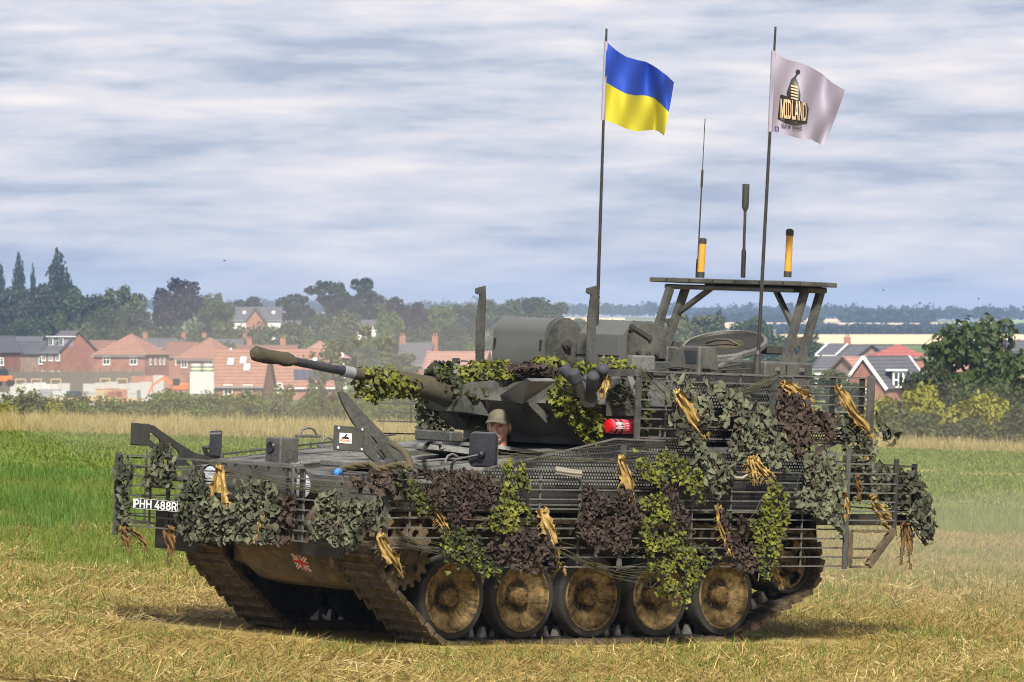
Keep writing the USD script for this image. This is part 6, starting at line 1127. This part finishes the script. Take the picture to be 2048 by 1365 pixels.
simple('blue_tape', (.03, .17, .55), .5); T.part('blue_end', lathe([(.0, -.045), (.018, -.04), (.024, 0), (.022, .03), (.0, .045)], rp[1] - rp[0], rp[0], 14), m_['blue_tape'], 40)

# ------------------------------------------------------------------ fire extinguisher
a, b = A(1212, 853, v=1.08), A(1274, 853, v=1.08); b[2] = a[2]; d = b - a; L = np.linalg.norm(d); T = VThing('fire_extinguisher', 'red fire extinguisher strapped lengthwise to the turret side', 'fire extinguisher', a)
simple('extinguisher_red', (.36, .006, .010), .28, var=.05); simple('label_pink', (.40, .05, .075), .5)
T.part('cylinder', lathe([(0, L), (.03, L - .002), (.044, L - .012), (.053, L - .04), (.053, .03), (.045, .005), (.02, 0), (0, 0)], d, a, 28), m_['extinguisher_red'], 40)
T.part('label_panel', lathe([(.0538, .02), (.0538, L * .62)], d, a, 28), m_['label_pink'], 40)
T.part('label_print', cat(*[cbox(a + (0, .0525 * math.cos(t), .0525 * math.sin(t)) + d / L * s0_, a + (0, .0555 * math.cos(t) + .001, .0555 * math.sin(t) + .003) + d / L * (s0_ + ln), .0004) for t, s0_, ln in ((.5, .05, .06), (.35, .05, .08), (.2, .05, .05), (.05, .06, .07), (-.1, .05, .06), (-.25, .05, .08), (.45, .15, .02), (.1, .15, .025), (-.2, .15, .02))]), m_['decal_white'])
T.part('strap', cat(*[lathe([(.0545, s_), (.0552, s_), (.0552, s_ + .018), (.0545, s_ + .018)], d, a, 28) for s_ in (L * .17, L * .34)]), m_['black_gap'], 40)
T.part('bracket', cbox((min(a[0], b[0]) - .02, .98, a[2] - .03), (max(a[0], b[0]) + .03, 1.02, a[2] + .03), .004) if True else None, m_['dark_paint'])
a = A(926, 848, v=-1.2); T = VThing('fire_extinguisher', 'second red extinguisher glimpsed through the far net below the gun', 'fire extinguisher', a); T.part('cylinder', lathe([(0, 0), (.03, 0), (.04, .01), (.04, .12), (.03, .15), (0, .16)], (-.5, 0, -1), a + (0, 0, .08), 16), m_['extinguisher_red'], 40)

# ------------------------------------------------------------------ flags
simple('flag_blue', (.0015, .030, .26), .8, var=.05, scale=3); simple('flag_yellow', (.34, .30, .010), .8, var=.05, scale=3); simple('flag_white', (.235, .215, .27), .85, var=.03, scale=3); simple('pole_black', (.018, .017, .017), .4); simple('flag_tan', (.50, .34, .20), .85)
def sheet(top, bot, vf, n=34, m=22, s0=0., s1=1., t0=0., t1=1., lift=0.):
    top, bot = np.array(top, float), np.array(bot, float); cs = lambda q: (lambda L: (lambda t: np.stack([np.interp(t, L, q[:, 0]), np.interp(t, L, q[:, 1])], -1)))(np.linspace(0, 1, len(q)))
    T_, B_ = cs(top), cs(bot); P = np.zeros((m, n, 3))
    for i, t in enumerate(np.linspace(t0, t1, m)):
        for j, s in enumerate(np.linspace(s0, s1, n)):
            q = T_(s) * (1 - t) + B_(s) * t; q = q + np.array([0, 5.0 * math.sin(s * 7.5 + 1.3 * t) * s * t * (1 - t) * 4]); P[i, j] = A(q[0], q[1], v=vf(s, t) + lift)
    return grid_mesh(P)
v1 = lambda s, t: .30 + .085 * math.sin(s * 8.5 - 1.8 * t + .5) * min(1, s * 2.2) + .02 * math.sin(s * 17 + 5 * t)
tp, bt = [(1213, 84), (1232, 101), (1252, 114), (1272, 120), (1292, 124), (1310, 134), (1332, 150), (1348, 165)], [(1206, 240), (1228, 247), (1250, 257), (1270, 263), (1290, 262), (1308, 260), (1318, 264), (1328, 272)]
T = VThing('blue_yellow_flag', 'blue over yellow flag flying to the right from the taller black pole', 'flag', A(1192, 700, v=.30))
T.part('upper_stripe', sheet(tp, bt, v1, t0=0, t1=.51), m_['flag_blue'], True); T.part('lower_stripe', sheet(tp, bt, v1, t0=.51, t1=1), m_['flag_yellow'], True)
pa, pb = A(1191, 740, v=.30), A(1213, 58, v=.30); T.part('pole', tube([pa, pa * .4 + pb * .6, pb], [.014, .011, .008], 8), m_['pole_black'], True); T.part('hoist_sleeve', tube([A(1205.5, 241, v=.30), A(1212.5, 83, v=.30)], .014, 8), m_['flag_white'], True)
v2 = lambda s, t: 1.0 + .10 * math.sin(s * 7.0 - 2.2 * t + .2) * min(1, s * 2.0) + .02 * math.sin(s * 15 + 4 * t)
tp, bt = [(1547, 103), (1572, 119), (1600, 126), (1622, 135), (1644, 148), (1664, 166), (1690, 181)], [(1540, 263), (1562, 268), (1586, 274), (1606, 279), (1622, 279), (1634, 286), (1648, 292)]
T = VThing('white_flag', 'white flag with a tank emblem and lettering on the right hand black pole', 'flag', A(1516, 735, v=1.0)); T.part('cloth', sheet(tp, bt, v2), m_['flag_white'], True)
pa, pb = A(1515, 735, v=1.0), A(1551, 54, v=1.0); T.part('pole', tube([pa, pa * .4 + pb * .6, pb], [.014, .012, .008], 8), m_['pole_black'], True); T.part('hoist_sleeve', tube([A(1540, 264, v=1.0), A(1547, 102, v=1.0)], .017, 8), m_['flag_white'], True)
tpa, bta = np.array(tp, float), np.array(bt, float)
def on_flag(px, py, lift):
    ss = np.linspace(0, 1, len(tpa)); s = .3
    for _ in range(12):
        T0 = np.array([np.interp(s, ss, tpa[:, k]) for k in (0, 1)]); B0 = np.array([np.interp(s, ss, bta[:, k]) for k in (0, 1)]); t = np.clip((py - T0[1]) / (B0[1] - T0[1]), 0, 1); xx = T0[0] + (B0[0] - T0[0]) * t; s = np.clip(s + (px - xx) / 130, 0, 1)
    return A(px, py, v=v2(s, t) + lift)
def flag_print(name, poly, mat, lift):
    ms = []
    for g in getattr(poly, 'geoms', [poly]):
        if g.is_empty: continue
        v, f = trimesh.creation.triangulate_polygon(g, engine='earcut'); m = trimesh.Trimesh(np.c_[v, np.zeros(len(v))], f, process=False)
        for _ in range(4):
            if m.edges_unique_length.max() > 5: m = m.subdivide()
        ms.append(trimesh.Trimesh([on_flag(x, y, lift) for x, y, _ in m.vertices], m.faces, process=False))
    T.part(name, cat(*ms), m_[mat])
def text_poly(text, box_, bold=True, wave=0):
    t = meshkit.text_mesh(text, 10, .001, bold); v = np.asarray(t.vertices).copy(); f = np.asarray(t.faces); k = (v[f][:, :, 2] < 5e-4).all(1); v2_ = v[:, :2]; lo, hi = v2_.min(0), v2_.max(0); x0, y0, x1, y1 = box_; q = (v2_ - lo) / (hi - lo); X = x0 + q[:, 0] * (x1 - x0); Y_ = y1 + q[:, 1] * (y0 - y1) + wave * (q[:, 0] - .5) * 10; W = np.stack([X, Y_], 1)
    return unary_union([Polygon(W[i]).buffer(.01) for i in f[k] if Polygon(W[i]).area > 1e-6])
tank = unary_union([Polygon([(1573, 186), (1582, 160), (1590, 152), (1597, 168), (1601, 190), (1600, 206), (1588, 204), (1575, 196)]), LineString([(1590, 155), (1596, 146)]).buffer(1.6), Point(1596, 144).buffer(4.5)])
frame = Polygon([(1562, 191), (1578, 196), (1600, 204), (1612, 208), (1616, 218), (1613, 246), (1586, 246), (1570, 243), (1557, 236)]).buffer(1.5)
flag_print('tank_emblem', tank, 'decal_black', .006); flag_print('lettering_frame', frame, 'decal_black', .007); txt = text_poly('MIDLAND', (1561, 201, 1613, 240), True, .7)
flag_print('lettering', txt.intersection(frame), 'flag_tan', .0095); flag_print('emblem_hatching', unary_union([LineString([(1583, 172 + 6 * k), (1594, 175 + 6 * k)]).buffer(1.4) for k in range(5)]), 'flag_tan', .009)
flag_print('small_lettering', text_poly('MILITARY VEHICLES', (1563, 249, 1604, 258), True, .5), 'decal_black', .007); flag_print('small_badge', Polygon([(1550, 253), (1558, 254), (1558, 262), (1550, 261)]).difference(Polygon([(1551.5, 254.8), (1556.5, 255.5), (1556.5, 260.4), (1551.5, 259.7)])), 'decal_blue', .007)

# ------------------------------------------------------------------ the driver
simple('skin', (.62, .315, .215), .5, var=.10, scale=22, spec=.4); simple('cap_cloth', (.082, .073, .048), .9, var=.30, scale=25, bump=.3, bscale=200); simple('grey_hair', (.16, .13, .10), .8, var=.3, scale=60); simple('dark_jacket', (.03, .03, .027), .9); simple('eye_white', (.55, .5, .46), .3); simple('eye_dark', (.02, .015, .012), .2); simple('lip', (.30, .10, .075), .5); simple('brow', (.10, .065, .04), .9)
HC = A(998, 855, v=.44); base = np.array([HC[0], HC[1], deck(HC[0])])
fw_ = np.array([.78, .60, -.03]); fw_ /= np.linalg.norm(fw_); rt = np.cross(fw_, [0, 0, 1]); rt /= np.linalg.norm(rt); upv = np.cross(rt, fw_); K = 1.0
def head(p): p = np.asarray(p, float); return HC + (p[..., :1] * rt + p[..., 1:2] * fw_ + p[..., 2:3] * upv) * K
ic = trimesh.creation.icosphere(5, 1.0); d = np.asarray(ic.vertices); x, y, z = d.T
rx, ry, rz = .074, .096, .122; P = np.stack([x * rx, y * ry, z * rz], 1)
tap = np.clip((-P[:, 2] - .01) / .11, 0, 1); P[:, 0] *= 1 - .36 * tap ** 1.3; P[:, 1] = np.where(P[:, 1] > 0, P[:, 1] * (1 - .10 * tap), P[:, 1] * (1 - .35 * tap)); fr = np.clip(y, 0, 1)
P[:, 1] = np.where((P[:, 1] > .0), np.minimum(P[:, 1], .088 - .25 * np.abs(P[:, 0]) ** 1.6 * 4), P[:, 1])
bump = lambda cx, cz, sx, sz: np.exp(-((P[:, 0] - cx) / sx) ** 2 - ((P[:, 2] - cz) / sz) ** 2) * (y > .1)
Q = P.copy()
Q[:, 1] += .030 * bump(0, -.022, .011, .018) + .016 * bump(0, .004, .009, .025) + .010 * (bump(-.014, -.030, .009, .008) + bump(.014, -.030, .009, .008)) + .008 * (bump(-.03, .032, .022, .009) + bump(.03, .032, .022, .009))
Q[:, 1] += -.014 * (bump(-.031, .014, .014, .010) + bump(.031, .014, .014, .010)) + .008 * (bump(-.043, -.012, .018, .016) + bump(.043, -.012, .018, .016)) + .012 * bump(0, -.098, .022, .016) - .006 * bump(0, -.078, .02, .008) + .005 * (bump(0, -.056, .022, .006) + bump(0, -.068, .018, .006)) - .004 * bump(0, -.062, .024, .0025) - .004 * (bump(-.03, -.045, .006, .02) + bump(.03, -.045, .006, .02))
import manifold3d as m3
def man(m): m.merge_vertices(); return m3.Manifold(m3.Mesh(np.asarray(m.vertices, np.float32), np.asarray(m.faces, np.uint32)))
hd = man(trimesh.Trimesh(head(Q), ic.faces, process=False))
def ell(c, r, rot=0):
    s = trimesh.creation.icosphere(3, 1.0); v = np.asarray(s.vertices) * r; cc, ss = math.cos(rot), math.sin(rot); v = np.stack([v[:, 0], v[:, 1] * cc - v[:, 2] * ss, v[:, 1] * ss + v[:, 2] * cc], 1); return man(trimesh.Trimesh(head(v + c), s.faces, process=False))
for s in (-1, 1): hd = hd + (ell((s * .077, -.012, .0), (.009, .020, .034), -.15) - ell((s * .087, -.008, .002), (.006, .011, .021), -.15))
def hs(c, r): s = trimesh.creation.icosphere(3, r); s.apply_translation(head(np.array(c, float))); return man(s)
def limb(a, ra, b, rb): return m3.Manifold.batch_hull([hs(a, ra), hs(b, rb)])
body = hd + limb((0, -.030, -.07), .052, (0, -.045, -.20), .058) + limb((-.15, -.06, -.27), .062, (.15, -.06, -.27), .062) + limb((0, -.05, -.24), .10, (0, -.06, -.55), .13) + limb((.19, -.06, -.30), .05, (.22, .06, -.52), .042) + limb((-.19, -.06, -.30), .05, (-.22, .06, -.52), .042)
bm = as_tm(body); T = VThing('person', 'driver in an olive peaked cap looking out of the front hatch beside the wing mirror', 'person', base); T.part('body', bm, m_['skin'], 40)
jk = limb((-.15, -.075, -.225), .07, (.15, -.075, -.225), .07) + limb((0, -.065, -.175), .066, (0, -.06, -.28), .11) + limb((0, -.06, -.26), .11, (0, -.06, -.56), .14); T.part('jacket', as_tm(jk), m_['dark_jacket'], 40)
# cap: dome, band, peak
dm = trimesh.creation.icosphere(4, 1.0); v = np.asarray(dm.vertices); keep = v[:, 2] > -.05; f = dm.faces[keep[dm.faces].all(1)]; W = v * (.082, .105, .076); W[:, 2] += .050 + .010 * v[:, 1] * 0; W[:, 2] += .012 * np.exp(-((v[:, 1] - .5) / .4) ** 2) * (v[:, 2] > .3); W[:, :2] *= (1 + .03 * meshkit.fbm(v * 4, 3, 9)[:, None] - .015); cm = trimesh.Trimesh(head(W), f, process=False); cm.remove_unreferenced_vertices()
cp_ = T.part('cap', cm, m_['cap_cloth'], True)
pk = np.zeros((7, 17, 3))
for i in range(7):
    for j in range(17):
        a = (j / 16 - .5) * 2.5; t = i / 6; X_, Y_ = .083 * math.sin(a), .100 * math.cos(a); e = .088 * max(0, math.cos(a * .66)) ** .6; pk[i, j] = (X_ * (1 + .04 * t), Y_ + e * t, .060 - .014 * t * t - .020 * abs(math.sin(a)) ** 2 * (.4 + .6 * t))
pt = grid_mesh(head(pk)); lo = grid_mesh(head(pk - np.array([0, 0, .005]))); T.part('peak', cat(pt, lo), m_['cap_cloth'], True, cp_)
T.part('cap_seam', tube([head(np.array([.086 * math.sin(a), .107 * math.cos(a), .046])) for a in np.linspace(-1.25, 1.25, 24)], .0028, 5), m_['dark_jacket'], True, cp_)
hr_ = trimesh.creation.icosphere(4, 1.0); v = np.asarray(hr_.vertices); kp = (v[:, 1] < .22) & (v[:, 2] < .42) & (v[:, 2] > -.34 - .25 * (v[:, 1] < -.3)); f = hr_.faces[kp[hr_.faces].all(1)]; W = v * (.0775, .1005, .122); hm = trimesh.Trimesh(head(W), f, process=False); hm.remove_unreferenced_vertices(); T.part('hair', hm, m_['grey_hair'], True)
for s in (-1, 1):
    T.part('eye', as_tm(ell((s * .031, .078, .0125), (.0135, .009, .0062))), m_['eye_white'], True); T.part('iris', as_tm(ell((s * .031 + .002, .0845, .0125), (.0052, .004, .0052))), m_['eye_dark'], True)
    T.part('eyelid', tube([head(np.array([s * .031 + q_, .0865 - 9 * q_ * q_, .0185 - 12 * q_ * q_])) for q_ in np.linspace(-.015, .015, 7)], .0022, 5), m_['brow'], True)
    T.part('eyebrow', tube([head(np.array([s * (.016 + .034 * q_), .0945 - .012 * q_ ** 2, .0305 + .005 * q_ - .007 * q_ ** 2])) for q_ in np.linspace(0, 1, 8)], [.003, .004, .004, .004, .0036, .003, .0024, .0012], 5), m_['brow'], True)
T.part('mouth', cat(tube([head(np.array([q_, .0905 - 7 * q_ * q_, -.0625 - 2.5 * q_ * q_])) for q_ in np.linspace(-.025, .025, 9)], [.001, .0026, .003, .0032, .003, .0032, .003, .0026, .001], 5)), m_['lip'], True)
# birds far off
simple('bird_dark', (.02, .02, .02), .8)
for px, py, lb in ((449, 522, 'tiny dark bird in the sky above the hill wood'), (1767, 581, 'tiny dark bird right of the canopy'), (1957, 598, 'tiny dark bird near the right edge')):
    a = WP(px, py, 300); p = thing('bird', lb, 'bird', a); part(p, 'body', lathe([(0, -.09), (.028, -.03), (.03, .02), (0, .11)], (1, .2, .05), (0, 0, 0), 8), m_['bird_dark'], True); part(p, 'wing', cat(*[hull([(.04, 0, 0), (-.04, 0, .0), (-.02, s * .16, .05), (.0, s * .16, .055), (.0, 0, .012)]) for s in (-1, 1)]), m_['bird_dark'])

# ------------------------------------------------------------------ air
M('air', {'v': ('principled_volume', {'color': (0.50, 0.69, 1.0), 'density': 0.00016, 'anisotropy': 0.2})}, [], surface=None, volume='v.volume')
part('/World', 'haze', trimesh.creation.box(bounds=[(-40000, -60, -12), (40000, 9500, 60)]), m_['air'], kind='stuff')
M('dust', {'v': ('principled_volume', {'color': (0.95, 0.84, 0.66), 'density': 0.0075, 'anisotropy': 0.2})}, [], surface=None, volume='v.volume')
def dust(c, r, label):
    s = trimesh.creation.icosphere(4, 1.0); v = np.asarray(s.vertices); v *= (1 + .35 * (meshkit.fbm(v * 1.7 + c[0], 3, 77)[:, None] - .5)); s.vertices = v * r + np.asarray(c); part('/World', 'dust_cloud', s, m_['dust'], label=label, cat='dust', kind='stuff')
dust((-2.4, 82, 1.0), (6.0, 15, 2.1), 'thin brown dust hanging over the field behind the gun')
dust((5.0, 56, -.2), (5.5, 12, 1.7), 'thin dust drifting behind the rear of the vehicle')
M('low_dust', {'v': ('principled_volume', {'color': (0.97, 0.86, 0.68), 'density': 0.022, 'anisotropy': 0.2})}, [], surface=None, volume='v.volume'); _mats['dust'] = _mats['low_dust']
dust((4.9, 44.5, -.15), (3.6, 6.0, .85), 'pale dust thrown up low behind the tracks')
